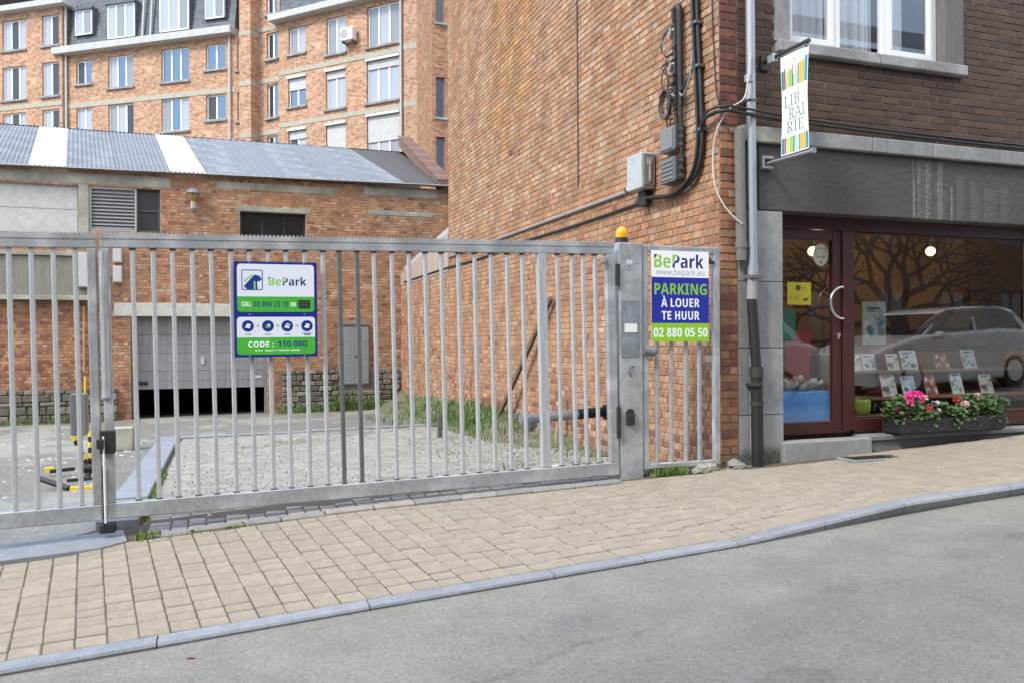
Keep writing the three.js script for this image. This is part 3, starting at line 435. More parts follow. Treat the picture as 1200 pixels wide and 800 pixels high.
// ---------- gates ----------
const galv = mat(lin(0.5, 0.515, 0.52), 0.5, { metalness: 0.25, map: rescale(TX.stain, 1.2), bumpMap: rescale(TX.bump, 2), bumpScale: 0.0006 });
const galvBar = mat(lin(0.66, 0.675, 0.68), 0.5, { metalness: 0.25, map: rescale(TX.streak, 1.6) });
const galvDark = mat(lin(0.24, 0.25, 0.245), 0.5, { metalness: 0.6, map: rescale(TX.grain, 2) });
const galvDark2 = mat(lin(0.5, 0.515, 0.52), 0.5, { metalness: 0.25, map: rescale(TX.grain, 2) });
const blackIron = grainy(lin(0.025, 0.025, 0.026), 0.6, 3);
const SL = 0.0190, ZG = -6.82;
function teeth(x0, x1, y) {
  const s = new THREE.Shape(); s.moveTo(x0, y - 0.03); s.lineTo(x0, y); const p = 0.03; for (let x = x0; x < x1 - p; x += p) { s.lineTo(x + p * 0.35, y + 0.017); s.lineTo(x + p * 0.65, y + 0.017); s.lineTo(x + p, y); } s.lineTo(x1, y - 0.03);
  return muv(new THREE.ExtrudeGeometry(s, { depth: 0.003, bevelEnabled: false }));
}
// main leaf
{
  const g = thing('gate_leaf', 'wide grey steel gate leaf of upright bars carrying the white parking sign', 'gate', [-0.752, 0.2, ZG], null, true); g.rotation.z = SL;
  const W = 4.235, H = 2.1;
  add(g, 'top_rail', merge([span(0, W, H - 0.092, H, -0.03, 0.03, 0.006)]), galv);
  add(g, 'anti_climb_strip', teeth(0, W, H + 0.006).translate(0, 0, 0.031), galv);
  add(g, 'bottom_rail', span(0, W, 0, 0.118, -0.035, 0.035, 0.007), galv);
  add(g, 'stile', span(W - 0.085, W, 0.118, H - 0.093, -0.033, 0.033, 0.006), galv);
  add(g, 'stile', span(0.0, 0.062, 0.119, H - 0.093, -0.031, 0.031, 0.006), galv);
  add(g, 'hinge_tube', rod([0.02, 0.9, 0.03], [0.02, H - 0.12, 0.03], 0.03, 0.03, 16), galv);
  const bars = [-0.57, -0.428, -0.291, -0.151, -0.016, 0.128, 0.268, 0.409, 0.546, 0.692, 0.833, 0.963, 1.108, 1.248, 1.397, 1.541, 1.68, 1.821, 1.971, 2.116, 2.263, 2.412, 2.555, 2.888, 3.029, 3.138, 3.257];
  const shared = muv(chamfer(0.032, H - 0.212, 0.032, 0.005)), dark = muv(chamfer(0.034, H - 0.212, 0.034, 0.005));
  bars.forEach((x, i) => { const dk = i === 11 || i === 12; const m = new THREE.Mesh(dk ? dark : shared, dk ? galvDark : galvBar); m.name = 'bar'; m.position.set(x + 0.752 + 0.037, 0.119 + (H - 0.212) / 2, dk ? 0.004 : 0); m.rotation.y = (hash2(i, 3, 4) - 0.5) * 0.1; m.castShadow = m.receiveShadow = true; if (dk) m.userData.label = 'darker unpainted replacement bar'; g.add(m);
  });
  { const G = []; bars.forEach((x, i) => { for (const y of [0.121, H - 0.098]) G.push(muv(chamfer(0.046, 0.014, 0.046, 0.005)).translate(x + 0.789, y, 0)); }); add(g, 'weld_beads', merge(G), grainy(lin(0.1, 0.075, 0.055), 0.8, 4)).userData.kind = 'stuff'; }
  add(g, 'wide_upright', span(2.733 + 0.75, 2.733 + 0.83, 0.119, H - 0.093, -0.031, 0.031, 0.005), galvBar);
  add(g, 'lock_case', merge([span(-0.03, 0.075, 0.49, 0.66, 0.012, 0.062, 0.006), span(-0.05, 0.0, 0.53, 0.6, 0.05, 0.085, 0.004)]), blackIron);
  add(g, 'drop_bolt', merge([rod([-0.015, -0.07, 0.045], [-0.015, 0.4, 0.045], 0.008), span(-0.05, 0.06, -0.1, -0.03, -0.04, 0.05, 0.01)]), blackIron);
  add(g, 'bolt_rod', rod([-0.005, -0.02, 0.06], [-0.005, 0.62, 0.06], 0.007), whitePaint);
  add(g, 'eye_sensor', merge([span(W - 0.145, W - 0.1, H - 0.175, H - 0.115, 0.02, 0.06, 0.006), rod([W - 0.12, H - 0.2, 0.04], [W - 0.12, H - 0.17, 0.04], 0.012)]), mat(lin(0.3, 0.3, 0.3), 0.5));
}
// the leaf beside it
{
  const g = thing('gate_leaf', 'grey steel gate leaf beside the black gate lock, cropped by the left edge of the picture', 'gate', [-0.778, 0.195, ZG], null, true); g.rotation.z = SL;
  g.userData.label = 'grey steel gate leaf left without a sign, beside the black lock';
  const W = 3.0, H = 2.1;
  add(g, 'top_rail', span(-W, 0, H - 0.092, H, -0.03, 0.03, 0.006), galv);
  add(g, 'anti_climb_strip', teeth(-W, 0, H + 0.006).translate(0, 0, 0.031), galv);
  add(g, 'bottom_rail', span(-W, 0, 0, 0.118, -0.035, 0.035, 0.007), galv);
  add(g, 'stile', span(-0.062, 0, 0.119, H - 0.093, -0.031, 0.031, 0.006), galv);
  add(g, 'stile', span(-W, -W + 0.08, 0.119, H - 0.093, -0.031, 0.031, 0.006), galv);
  const shared = muv(chamfer(0.032, H - 0.212, 0.032, 0.005));
  for (let x = -0.14; x > -W + 0.15; x -= 0.142) { const m = new THREE.Mesh(shared, galvBar); m.name = 'bar'; m.position.set(x, 0.119 + (H - 0.212) / 2, 0); m.castShadow = m.receiveShadow = true; g.add(m); }
  const box = add(g, 'motor_box', span(-0.21, -0.1, 0.63, 0.94, -0.17, -0.05, 0.008), mat(lin(0.3, 0.3, 0.29), 0.6)); 
}
// gate post
{
  const z1 = -6.8, z0 = -7.0, p = thing('gate_post', 'square grey steel gate post with a white address plate', 'post', [3.612, 0.2, -6.85]);
  add(p, 'shaft', span(3.49, 3.737, 0.18, 2.4, z0, z1, 0.008), galv);
  add(p, 'panel', span(3.515, 3.7, 1.35, 1.87, z1, z1 + 0.004, 0.002), mat(lin(0.33, 0.36, 0.385), 0.5, { metalness: 0.25, map: rescale(TX.stain, 2) })).userData.label = 'duller grey cover patch';
  add(p, 'plate', span(3.545, 3.672, 1.575, 1.655, z1 + 0.004, z1 + 0.01, 0.001), whitePaint);
  const num = canvas(128, 128, (c) => { c.fillStyle = '#9aa2a8'; c.fillRect(0, 0, 128, 128); c.fillStyle = '#f0f0ee'; c.fillRect(14, 12, 100, 40); c.fillStyle = '#8e9499'; c.fillRect(36, 18, 20, 28); c.fillRect(66, 18, 24, 28); c.fillStyle = '#4a2a2c'; c.font = 'bold 46px sans-serif'; c.textAlign = 'center'; c.fillText('26', 64, 106); });
  add(p, 'number_label', printed(0.07, 0.09, 0.002).translate(3.6, 2.2, z1 + 0.002), mat(lin(1, 1, 1), 0.5, { map: num }));
  add(p, 'key_box', merge([span(3.555, 3.635, 0.73, 0.83, z1, z1 + 0.028, 0.006), rod([3.595, 0.84, z1], [3.595, 0.84, z1 + 0.02], 0.04)]), blackIron);
  add(p, 'cable_tail', tube([[3.64, 1.27, z1 + 0.003], [3.6, 1.26, z1 + 0.012], [3.59, 1.22, z1 + 0.012], [3.61, 1.17, z1 + 0.004]], 0.005, 16, 6), mat(lin(0.1, 0.1, 0.1), 0.7));
  for (const [a, b] of [[0.62, 0.9], [2.0, 2.2]]) add(p, 'hinge', rod([3.475, a, -6.79], [3.475, b, -6.79], 0.022), blackIron);
  add(p, 'latch_knob', merge([rod([3.74, 1.42, -6.78], [3.83, 1.4, -6.76], 0.04, 0.045), rod([3.83, 1.4, -6.76], [3.86, 1.395, -6.755], 0.045, 0.02)]), mat(lin(0.16, 0.16, 0.165), 0.5));
}
{
  const b = thing('warning_light', 'orange warning beacon on top of the gate post', 'beacon', [3.575, 2.4, -6.9]);
  add(b, 'base', rod([3.575, 2.4, -6.9], [3.575, 2.455, -6.9], 0.062, 0.06, 24), mat(lin(0.02, 0.02, 0.02), 0.5));
  const pr = []; for (let i = 0; i <= 10; i++) pr.push(new THREE.Vector2(Math.max(0.001, 0.056 * Math.cos(i / 10 * 1.5)), 2.455 + 0.03 + 0.075 * Math.sin(i / 10 * Math.PI / 2))); pr.unshift(new THREE.Vector2(0.056, 2.455));
  add(b, 'lens', strip(new THREE.LatheGeometry(pr, 24)).translate(3.575, 0, -6.9), mat(lin(0.88, 0.47, 0.01), 0.25, { transmission: 0.25, thickness: 0 }));
}
{ // fixed side panel
  const g = thing('side_railing', 'narrow fixed grey steel railing carrying the blue parking sign', 'railing', [4.158, 0.3, -6.84]);
  add(g, 'panel_frame', merge([span(3.742, 3.802, 0.305, 2.385, -6.87, -6.81, 0.006), span(4.515, 4.577, 0.315, 2.385, -6.87, -6.81, 0.006), span(3.803, 4.514, 2.325, 2.386, -6.87, -6.81, 0.006), span(3.803, 4.514, 0.31, 0.36, -6.87, -6.81, 0.006)]), galv);
  for (const x of [3.901, 4.056, 4.213, 4.362]) add(g, 'bar', span(x - 0.017, x + 0.017, 0.36, 2.325, -6.857, -6.823, 0.005), galvDark2);
  add(g, 'hook', merge([span(4.46, 4.513, 2.23, 2.26, -6.85, -6.8, 0.004), rod([4.47, 2.28, -6.82], [4.47, 2.24, -6.8], 0.012)]), blackIron);
}
{ // gate opener arm
  const a = thing('gate_opener', 'hydraulic gate opener arm with grey tube and black end', 'opener', [3.1, 0.78, -7.08]);
  add(a, 'cylinder', rod([2.6, 0.8, -7.0], [3.18, 0.82, -7.06], 0.046, 0.046, 18), mat(lin(0.33, 0.33, 0.34), 0.4, { metalness: 0.2 }));
  add(a, 'end_cap', merge([rod([3.182, 0.82, -7.06], [3.5, 0.835, -7.1], 0.048, 0.048, 18)]), blackIron);
  add(a, 'bracket', merge([span(2.64, 2.7, 0.73, 0.8, -7.0, -6.855, 0.005), span(2.62, 2.68, 0.7, 0.74, -7.03, -6.86, 0.004)]), galvDark);
  add(a, 'bracket', span(3.47, 3.53, 0.76, 0.9, -7.12, -6.962, 0.005), blackIron);
}
// ---------- parking signs ----------
function wordmark(c, x, y, s, white) {     // the two-tone word, drawn at height s
  c.font = `bold ${s}px sans-serif`; c.textAlign = 'left'; c.textBaseline = 'alphabetic';
  const L = [['B', '#8dc63f'], ['e', '#8dc63f'], ['P', '#8dc63f'], ['a', '#2b2a6c'], ['r', '#2b2a6c'], ['k', '#2b2a6c']]; let px = x;
  for (const [ch, col] of L) { c.fillStyle = col; c.fillText(ch, px, y); const w = c.measureText(ch).width;
    if (ch === 'B' || ch === 'P') { c.save(); c.beginPath(); if (ch === 'B') { c.moveTo(px - 4, y - s); c.lineTo(px + w * 0.75, y - s); c.lineTo(px - 4, y - s * 0.28); } else { c.moveTo(px + w * 1.05, y - s); c.lineTo(px + w * 1.05, y + s * 0.1); c.lineTo(px - 4, y + s * 0.1); c.lineTo(px - 4, y - s * 0.1); } c.closePath(); c.clip(); c.fillStyle = '#2b2a6c'; c.fillText(ch, px, y); c.restore();
      c.save(); c.strokeStyle = '#fff'; c.lineWidth = s * 0.05; c.beginPath(); if (ch === 'B') { c.moveTo(px - 2, y - s * 0.3); c.lineTo(px + w * 0.8, y - s * 0.82); } else { c.moveTo(px - 2, y - s * 0.1); c.lineTo(px + w * 0.85, y - s * 0.74); } c.globalAlpha = 0.85; c.stroke(); c.restore(); }
    px += w * 0.97; }
}
const rrect = (c, x, y, w, h, r) => { c.beginPath(); c.moveTo(x + r, y); c.arcTo(x + w, y, x + w, y + h, r); c.arcTo(x + w, y + h, x, y + h, r); c.arcTo(x, y + h, x, y, r); c.arcTo(x, y, x + w, y, r); c.closePath(); };
function fit(c, t, x, y, w, s, sty, fam = 'sans-serif') { c.font = `${sty} ${s}px ${fam}`; const m = c.measureText(t).width; c.save(); c.translate(x, y); c.scale(w / m, 1); c.textAlign = 'left'; c.fillText(t, 0, 0); c.restore(); }
const sign1Tex = canvas(888, 1044, (c, w, h) => {
  c.fillStyle = '#1c2b7c'; c.fillRect(0, 0, w, h);
  const k = w / 620; c.save(); c.scale(k, k);        // drawn in a 620 x 729 field
  c.fillStyle = '#dfe3ec'; rrect(c, 22, 18, 576, 368, 26); c.fill(); c.save(); rrect(c, 22, 18, 576, 368, 26); c.clip(); c.fillStyle = '#4aae38'; c.fillRect(22, 268, 576, 120); c.restore();
  c.fillStyle = '#dfe3ec'; rrect(c, 18, 424, 584, 286, 26); c.fill(); c.save(); rrect(c, 18, 424, 584, 286, 26); c.clip(); c.fillStyle = '#4aae38'; c.fillRect(18, 580, 584, 140); c.restore();
  c.strokeStyle = '#2a3a80'; c.lineWidth = 7; rrect(c, 58, 66, 150, 150, 10); c.stroke();
  c.save(); rrect(c, 62, 70, 142, 142, 6); c.clip(); c.fillStyle = '#223a88'; c.beginPath(); c.moveTo(70, 190); c.lineTo(150, 100); c.lineTo(185, 108); c.lineTo(206, 136); c.lineTo(186, 152); c.lineTo(170, 152); c.lineTo(172, 214); c.lineTo(96, 214); c.closePath(); c.fill();
  c.strokeStyle = '#8cc65a'; c.lineWidth = 12; for (let i = 0; i < 4; i++) { c.beginPath(); c.moveTo(86 + i * 12, 160 - i * 14); c.lineTo(76 + i * 18, 138 - i * 13); c.stroke(); } c.fillStyle = '#8cc65a'; c.fillRect(144, 150, 14, 64); c.restore();
  wordmark(c, 246, 182, 88);
  c.fillStyle = '#f4f6f4'; fit(c, 'CALL', 52, 344, 72, 50, 'bold'); fit(c, 'OR', 414, 344, 44, 46, 'bold'); c.fillStyle = '#1c2b7c'; fit(c, '02 894 23 10', 140, 346, 262, 58, 'bold');
  c.fillStyle = '#1b1d1c'; rrect(c, 476, 294, 90, 66, 10); c.fill(); c.strokeStyle = '#8f9a92'; c.lineWidth = 3; for (const y of [312, 330, 346]) { c.beginPath(); for (let x = 486; x < 556; x += 8) { c.moveTo(x, y); c.lineTo(x + 5, y - 6); } c.stroke(); }
  for (const x of [98, 246, 390, 540]) { c.fillStyle = '#1f2f86'; c.beginPath(); c.arc(x, 494, 44, 0, 7); c.fill(); c.fillStyle = x === 246 ? '#5fb64a' : '#eef1f4'; c.beginPath(); c.moveTo(x - 22, 506); c.lineTo(x - 4, 474); c.lineTo(x + 22, 480); c.lineTo(x + 14, 512); c.closePath(); c.fill(); c.fillStyle = x === 390 ? '#5fb64a' : '#cfe3d4'; c.fillRect(x - 2, 482, 18, 16); c.fillStyle = '#39406e'; for (let q = 0; q < 5; q++) c.fillRect(x - 20 + q * 9, 554, 6, 8); }
  c.fillStyle = '#39406e'; for (let q = 0; q < 11; q++) { c.fillRect(500 + q * 8, 548, 5, 7); if (q > 1 && q < 9) c.fillRect(500 + q * 8, 562, 5, 7); }
  c.fillStyle = '#5fb64a'; c.font = 'bold 52px sans-serif'; c.textAlign = 'center'; c.fillText('+', 172, 512); c.fillText('+', 318, 512); c.fillText('=', 465, 512);
  c.fillStyle = '#f4f6f4'; fit(c, 'CODE :', 96, 652, 196, 60, 'bold'); c.fillStyle = '#1c2b7c'; fit(c, '110 080', 316, 650, 224, 58, 'bold');
  c.fillStyle = '#eaf4e8'; for (let x = 150; x < 486; x += 8) if (hash2(x, 1, 2) > 0.14) c.fillRect(x, 672 + 3 * hash2(x, 2, 2), 5.5, 10);
  c.fillStyle = '#9fa8c8'; for (const x of [112, 520]) for (const y of [9, 404, 720]) { c.beginPath(); c.arc(x, y, 5, 0, 7); c.fill(); }
  c.restore();
});
{
  const s = thing('parking_sign', 'white, green and navy parking sign with an entry code fixed to the gate bars', 'sign', [0.468, 1.39, -6.775], null, true);
  add(s, 'plate', muv(chamfer(0.632, 0.744, 0.006, 0.002)).translate(0, 0.372, 0), mat(lin(0.02, 0.03, 0.16), 0.4));
  add(s, 'print', printed(0.63, 0.742, 0.002).translate(0, 0.372, 0.005), mat(lin(1, 1, 1), 0.35, { map: sign1Tex })).userData.label = 'printed face with phone number and code 110 080';
  s.rotation.z = 0.006;
}
const sign2Tex = canvas(640, 880, (c, w, h) => {
  c.fillStyle = '#f2f2f4'; c.fillRect(0, 0, w, h); c.fillStyle = '#27309a'; c.fillRect(0, 258, w, 448); c.fillStyle = '#8cc428'; c.fillRect(0, 704, w, 176);
  c.save(); c.translate(14, 166); c.scale(1.0, 1.06); wordmark(c, 0, 0, 170); c.restore();
  c.fillStyle = '#8d8c9c'; fit(c, 'www.bepark.eu', 48, 236, 548, 74, '');
  c.fillStyle = '#8cc428'; fit(c, 'PARKING', 18, 426, 610, 150, 'bold'); c.fillStyle = '#f3f4f8'; fit(c, 'À LOUER', 104, 548, 430, 116, 'bold'); fit(c, 'TE HUUR', 108, 672, 424, 116, 'bold'); fit(c, '02 880 05 50', 16, 838, 610, 122, 'bold');
});
{
  const s = thing('parking_sign', 'blue, white and green parking rental sign on the narrow side panel', 'sign', [4.128, 1.492, -6.79], null, true);
  add(s, 'plate', muv(chamfer(0.618, 0.846, 0.006, 0.002)).translate(0, 0.423, 0), mat(lin(0.5, 0.5, 0.5), 0.5));
  add(s, 'print', printed(0.616, 0.844, 0.002).translate(0, 0.423, 0.005), mat(lin(1, 1, 1), 0.35, { map: sign2Tex })).userData.label = 'printed face offering parking to let';
}

// ---------- on the brick side wall: boxes, cables ----------
const cableBlack = mat(lin(0.018, 0.017, 0.016), 0.55), boxGrey = grainy(lin(0.26, 0.26, 0.25), 0.55, 2), boxPale = mat(lin(0.6, 0.61, 0.6), 0.45, { map: rescale(TX.grain, 2) });
const wx = (d) => XS - d;   // distance out from the side wall
{
  const b = thing('utility_box', 'large pale grey electrical box mounted on the brick side wall', 'box', [4.58, 3.2, -8.3]);
  add(b, 'case', span(wx(0.02), wx(0.2), 3.2, 3.6, -8.52, -8.18, 0.012), boxPale);
  add(b, 'side_cover', span(wx(0.03), wx(0.17), 3.23, 3.58, -8.179, -8.165, 0.004), boxGrey);
  add(b, 'hasp', merge([span(wx(0.085), wx(0.11), 3.27, 3.5, -8.164, -8.148, 0.003), span(wx(0.07), wx(0.13), 3.46, 3.53, -8.164, -8.152, 0.003)]), galv);
  add(b, 'gland', merge([rod([wx(0.12), 3.26, -8.52], [wx(0.14), 3.25, -8.6], 0.05, 0.035, 16)]), mat(lin(0.5, 0.5, 0.5), 0.5));
  add(b, 'gland_plug', rod([wx(0.14), 3.25, -8.6], [wx(0.15), 3.245, -8.63], 0.034, 0.03, 14), blackIron);
}
for (const [y, l, tag] of [[3.5, 'square grey junction box beneath the looped cables', 0], [3.17, 'ribbed grey junction box beside the large pale box', 1]]) {
  const b = thing('junction_box', l, 'box', [4.6, y, -7.65]);
  add(b, 'case', span(wx(0.015), wx(0.14), y, y + 0.26, -7.86, -7.58, 0.008), tag ? grainy(lin(0.2, 0.19, 0.175), 0.6, 2) : boxGrey);
  if (tag) for (let i = 0; i < 5; i++) add(b, 'rib', span(wx(0.141), wx(0.15), y + 0.03 + i * 0.045, y + 0.05 + i * 0.045, -7.84, -7.6, 0.003), boxGrey); else add(b, 'lid', span(wx(0.141), wx(0.152), y + 0.02, y + 0.24, -7.84, -7.6, 0.004), boxGrey);
  add(b, 'end_plate', span(wx(0.02), wx(0.13), y + 0.01, y + 0.25, -7.579, -7.555, 0.004), mat(lin(0.06, 0.06, 0.06), 0.6));
  for (let i = 0; i < 3; i++) add(b, 'terminal', rod([wx(0.075), y + 0.05 + i * 0.08, -7.555], [wx(0.075), y + 0.05 + i * 0.08, -7.525], 0.02, 0.02, 10), galvDark);
}
{ // black splice pair with looped tails
  const s = thing('cable_splice', 'tall pair of black cable splices with looped tails on the side wall', 'cables', [4.6, 3.8, -7.6]);
  add(s, 'sleeve', merge([rod([wx(0.06), 4.0, -7.68], [wx(0.06), 4.9, -7.68], 0.026, 0.024, 12), rod([wx(0.06), 3.75, -7.65], [wx(0.06), 4.0, -7.68], 0.02, 0.02, 10)]), cableBlack);
  add(s, 'sleeve', merge([rod([wx(0.07), 3.95, -7.55], [wx(0.07), 4.95, -7.57], 0.03, 0.036, 12), rod([wx(0.06), 3.3, -7.55], [wx(0.07), 3.95, -7.55], 0.022, 0.022, 10)]), grainy(lin(0.03, 0.022, 0.02), 0.6, 2));
  add(s, 'cap', merge([tube([[wx(0.06), 4.88, -7.68], [wx(0.07), 5.0, -7.65], [wx(0.07), 5.0, -7.59], [wx(0.07), 4.93, -7.57]], 0.036, 20, 10)]), cableBlack);
  [[4.78, 0], [4.42, 1], [4.1, 2], [3.75, 3]].forEach(([y, i]) => add(s, 'loop', tube([[wx(0.08), y + 0.05, -7.67], [wx(0.1), y, -7.83], [wx(0.11), y - 0.12, -7.88], [wx(0.1), y - 0.22, -7.83], [wx(0.08), y - 0.25, -7.69]], 0.008, 40, 6), cableBlack));
  for (const y of [4.72, 4.36, 4.02]) add(s, 'insulator', merge([rod([wx(0.07), y + 0.02, -7.77], [wx(0.08), y + 0.1, -7.71], 0.03, 0.022, 10), rod([wx(0.07), y + 0.1, -7.71], [wx(0.07), y + 0.06, -7.67], 0.018, 0.018, 8)]), mat(lin(0.36, 0.36, 0.35), 0.5));
  add(s, 'coil', merge([0, 1, 2, 3].map((i) => { const pts = []; for (let k = 0; k < 14; k++) { const a = k / 14 * 6.283; pts.push([wx(0.1 + 0.012 * i), 4.02 + (0.13 + 0.008 * i) * Math.sin(a), -7.78 + (0.09 + 0.006 * i) * Math.cos(a)]); } return tube(pts, 0.008, 40, 6, true); })), grainy(lin(0.1, 0.095, 0.09), 0.6, 3));
  { const rr = rngOf(512); for (let q = 0; q < 9; q++) { const y = 3.75 + 1.1 * rr(), z = -7.62 - 0.1 * rr(), h = 0.12 + 0.25 * rr(), o = 0.05 + 0.14 * rr(); add(s, 'loop', tube([[wx(0.09), y + h / 2, z], [wx(0.11 + 0.03 * rr()), y + h * 0.3, z - o], [wx(0.12), y - h * 0.2, z - o * (0.6 + 0.8 * rr())], [wx(0.1), y - h / 2, z - 0.02 * rr()], [wx(0.09), y - h * (0.2 + 0.3 * rr()), z + 0.05]], 0.005 + 0.004 * rr(), 40, 6), q % 3 ? cableBlack : mat(lin(0.2, 0.19, 0.18), 0.6)); } }
  add(s, 'tag', span(wx(0.1), wx(0.106), 3.82, 3.87, -7.84, -7.72, 0.001), mat(lin(0.7, 0.25, 0.03), 0.6));
  add(s, 'lead', tube([[wx(0.08), 4.15, -7.57], [wx(0.1), 4.1, -7.47], [wx(0.1), 4.18, -7.35], [wx(0.07), 4.4, -7.27]], 0.014, 40, 8), cableBlack);
  add(s, 'lead', tube([[wx(0.08), 4.1, -7.57], [wx(0.11), 4.03, -7.45], [wx(0.11), 4.15, -7.33], [wx(0.08), 4.45, -7.29]], 0.01, 40, 8), mat(lin(0.25, 0.25, 0.25), 0.6));
}
{
  const c = thing('cable_bundle', 'thick black cable bundle dropping down the corner and bending to the pale box', 'cables', [4.62, 3.0, -7.3]);
  const path = (o, z) => [[wx(0.045 + o), 9.6, -7.32 + z], [wx(0.045 + o), 5.0, -7.31 + z], [wx(0.045 + o), 3.9, -7.24 + z], [wx(0.045 + o), 3.45, -7.23 + z], [wx(0.05 + o), 3.2, -7.32 + z], [wx(0.05 + o), 3.09, -7.52 + z], [wx(0.05 + o), 3.05, -7.75 + z], [wx(0.06 + o), 3.07, -8. + z], [wx(0.06 + o), 3.1, -8.25 + z]];
  add(c, 'cable', tube(path(0, 0), 0.026, 160, 10), cableBlack); add(c, 'cable', tube(path(0.012, 0.048), 0.022, 160, 10), cableBlack); add(c, 'cable', tube(path(0.05, 0.02), 0.016, 160, 8), cableBlack);
  add(c, 'junction', merge([span(wx(0.03), wx(0.11), 3.02, 3.19, -8.42, -8.26, 0.01)]), blackIron);
  add(c, 'branch', tube([[wx(0.06), 3.5, -7.22], [wx(0.08), 3.62, -7.16], [wx(0.1), 3.7, -7.02], [wx(0.02), 3.72, -6.84], [4.9, 3.7, -6.81], [5.5, 3.69, -6.86], [7.0, 3.67, -6.9], [10.2, 3.66, -6.91]], 0.018, 160, 10), cableBlack);
  add(c, 'branch', tube([[wx(0.06), 3.6, -7.22], [wx(0.08), 3.68, -7.16], [wx(0.1), 3.75, -7.], [wx(0.02), 3.76, -6.83], [4.9, 3.745, -6.8], [5.5, 3.725, -6.85], [7.0, 3.705, -6.89], [10.2, 3.695, -6.9]], 0.012, 160, 8), cableBlack);
  for (const [y, z] of [[4.7, -7.31], [4.25, -7.27], [3.6, -7.24]]) add(c, 'clip', span(wx(0.0), wx(0.1), y, y + 0.03, z - 0.04, z + 0.09, 0.003), galvDark);
}
single('wall_conduit', 'grey steel conduit running level along the brick side wall', 'pipe', merge([rod([wx(0.03), 3.27, -16.85], [wx(0.03), 3.27, -8.55], 0.022, 0.022, 12)]), mat(lin(0.3, 0.29, 0.28), 0.5, { metalness: 0.3 }));
single('wall_cable', 'black cable sagging slightly along the brick side wall below the conduit', 'cable', tube([[wx(0.02), 3.05, -21.2], [wx(0.02), 3.06, -17], [wx(0.02), 3.04, -14.5], [wx(0.025), 3.085, -12.3], [wx(0.025), 3.075, -10.5], [wx(0.025), 3.09, -8.42]], 0.02, 90, 8), cableBlack);
single('drop_cable', 'thin dark cable hanging straight down the pale upper brick wall', 'cable', tube([[wx(0.016), 9.7, -10.29], [wx(0.016), 6.5, -10.28], [wx(0.016), 3.6, -10.27]], 0.011, 20, 6), mat(lin(0.06, 0.045, 0.04), 0.7));
single('loose_wire', 'thin dark wire hanging at the brick corner beside the cable bundle', 'wire', tube([[wx(0.02), 9.6, -7.0], [wx(0.02), 5.1, -7.05], [wx(0.02), 4.4, -7.02], [wx(0.025), 3.95, -6.97], [wx(0.02), 3.8, -6.93]], 0.007, 60, 6), cableBlack);
single('white_wire', 'pale wire swinging from the downpipe across the brick corner', 'wire', tube([[4.94, 4.3, -6.81], [4.9, 4.02, -6.8], [4.85, 3.84, -6.8], [4.72, 3.74, -6.85], [4.645, 3.55, -6.95], [4.63, 3.3, -7.0], [4.64, 3.0, -6.97], [4.7, 2.8, -6.9], [4.79, 2.68, -6.85], [4.85, 2.63, -6.83]], 0.0065, 120, 6), mat(lin(0.6, 0.58, 0.54), 0.6));

// ---------- hanging shop sign ----------
const bannerTex = canvas(400, 980, (c, w, h) => {
  c.fillStyle = '#eff1f0'; c.fillRect(0, 0, w, h);
  const cols = ['#3d7d84', '#7b5a50', '#dcb98f', '#8fc43c', '#6b5f5a', '#9fd6d8', '#7d6a62', '#e0a92f', '#dda22a', '#2f95a0'], ww = [40, 26, 46, 50, 26, 60, 22, 40, 34, 44], tops = [86, 70, 108, 96, 60, 88, 66, 62, 48, 22];
  const row = (y0, y1, jag) => { let x = 8; cols.forEach((k, i) => { c.fillStyle = k; const t = jag ? y0 + tops[i] : y0; c.fillRect(x, t, ww[i] - 3, y1 - t); x += ww[i]; }); };
  row(60, 330, true); row(810, 970, false);
  c.strokeStyle = '#8a8a8c'; c.lineWidth = 5; for (let i = 0; i < 9; i++) { const x = 24 + i * 40, y = 70 - (i % 3) * 8; c.beginPath(); c.moveTo(x, y + 26); c.quadraticCurveTo(x + 8, y - 16, x + 16, y + 10); c.quadraticCurveTo(x + 22, y + 26, x + 26, y - 4); c.stroke(); }
  c.strokeStyle = '#c9787c'; c.lineWidth = 8; c.beginPath(); c.ellipse(206, 150, 24, 84, 0, 0, 7); c.stroke(); c.fillStyle = '#efe7e6'; c.beginPath(); c.ellipse(206, 150, 18, 76, 0, 0, 7); c.fill();
  c.fillStyle = '#66726f'; fit(c, 'LIB', 28, 512, 260, 156, '', 'serif'); fit(c, 'RAI', 96, 640, 262, 156, '', 'serif'); fit(c, 'RIE', 62, 768, 274, 156, '', 'serif');
});
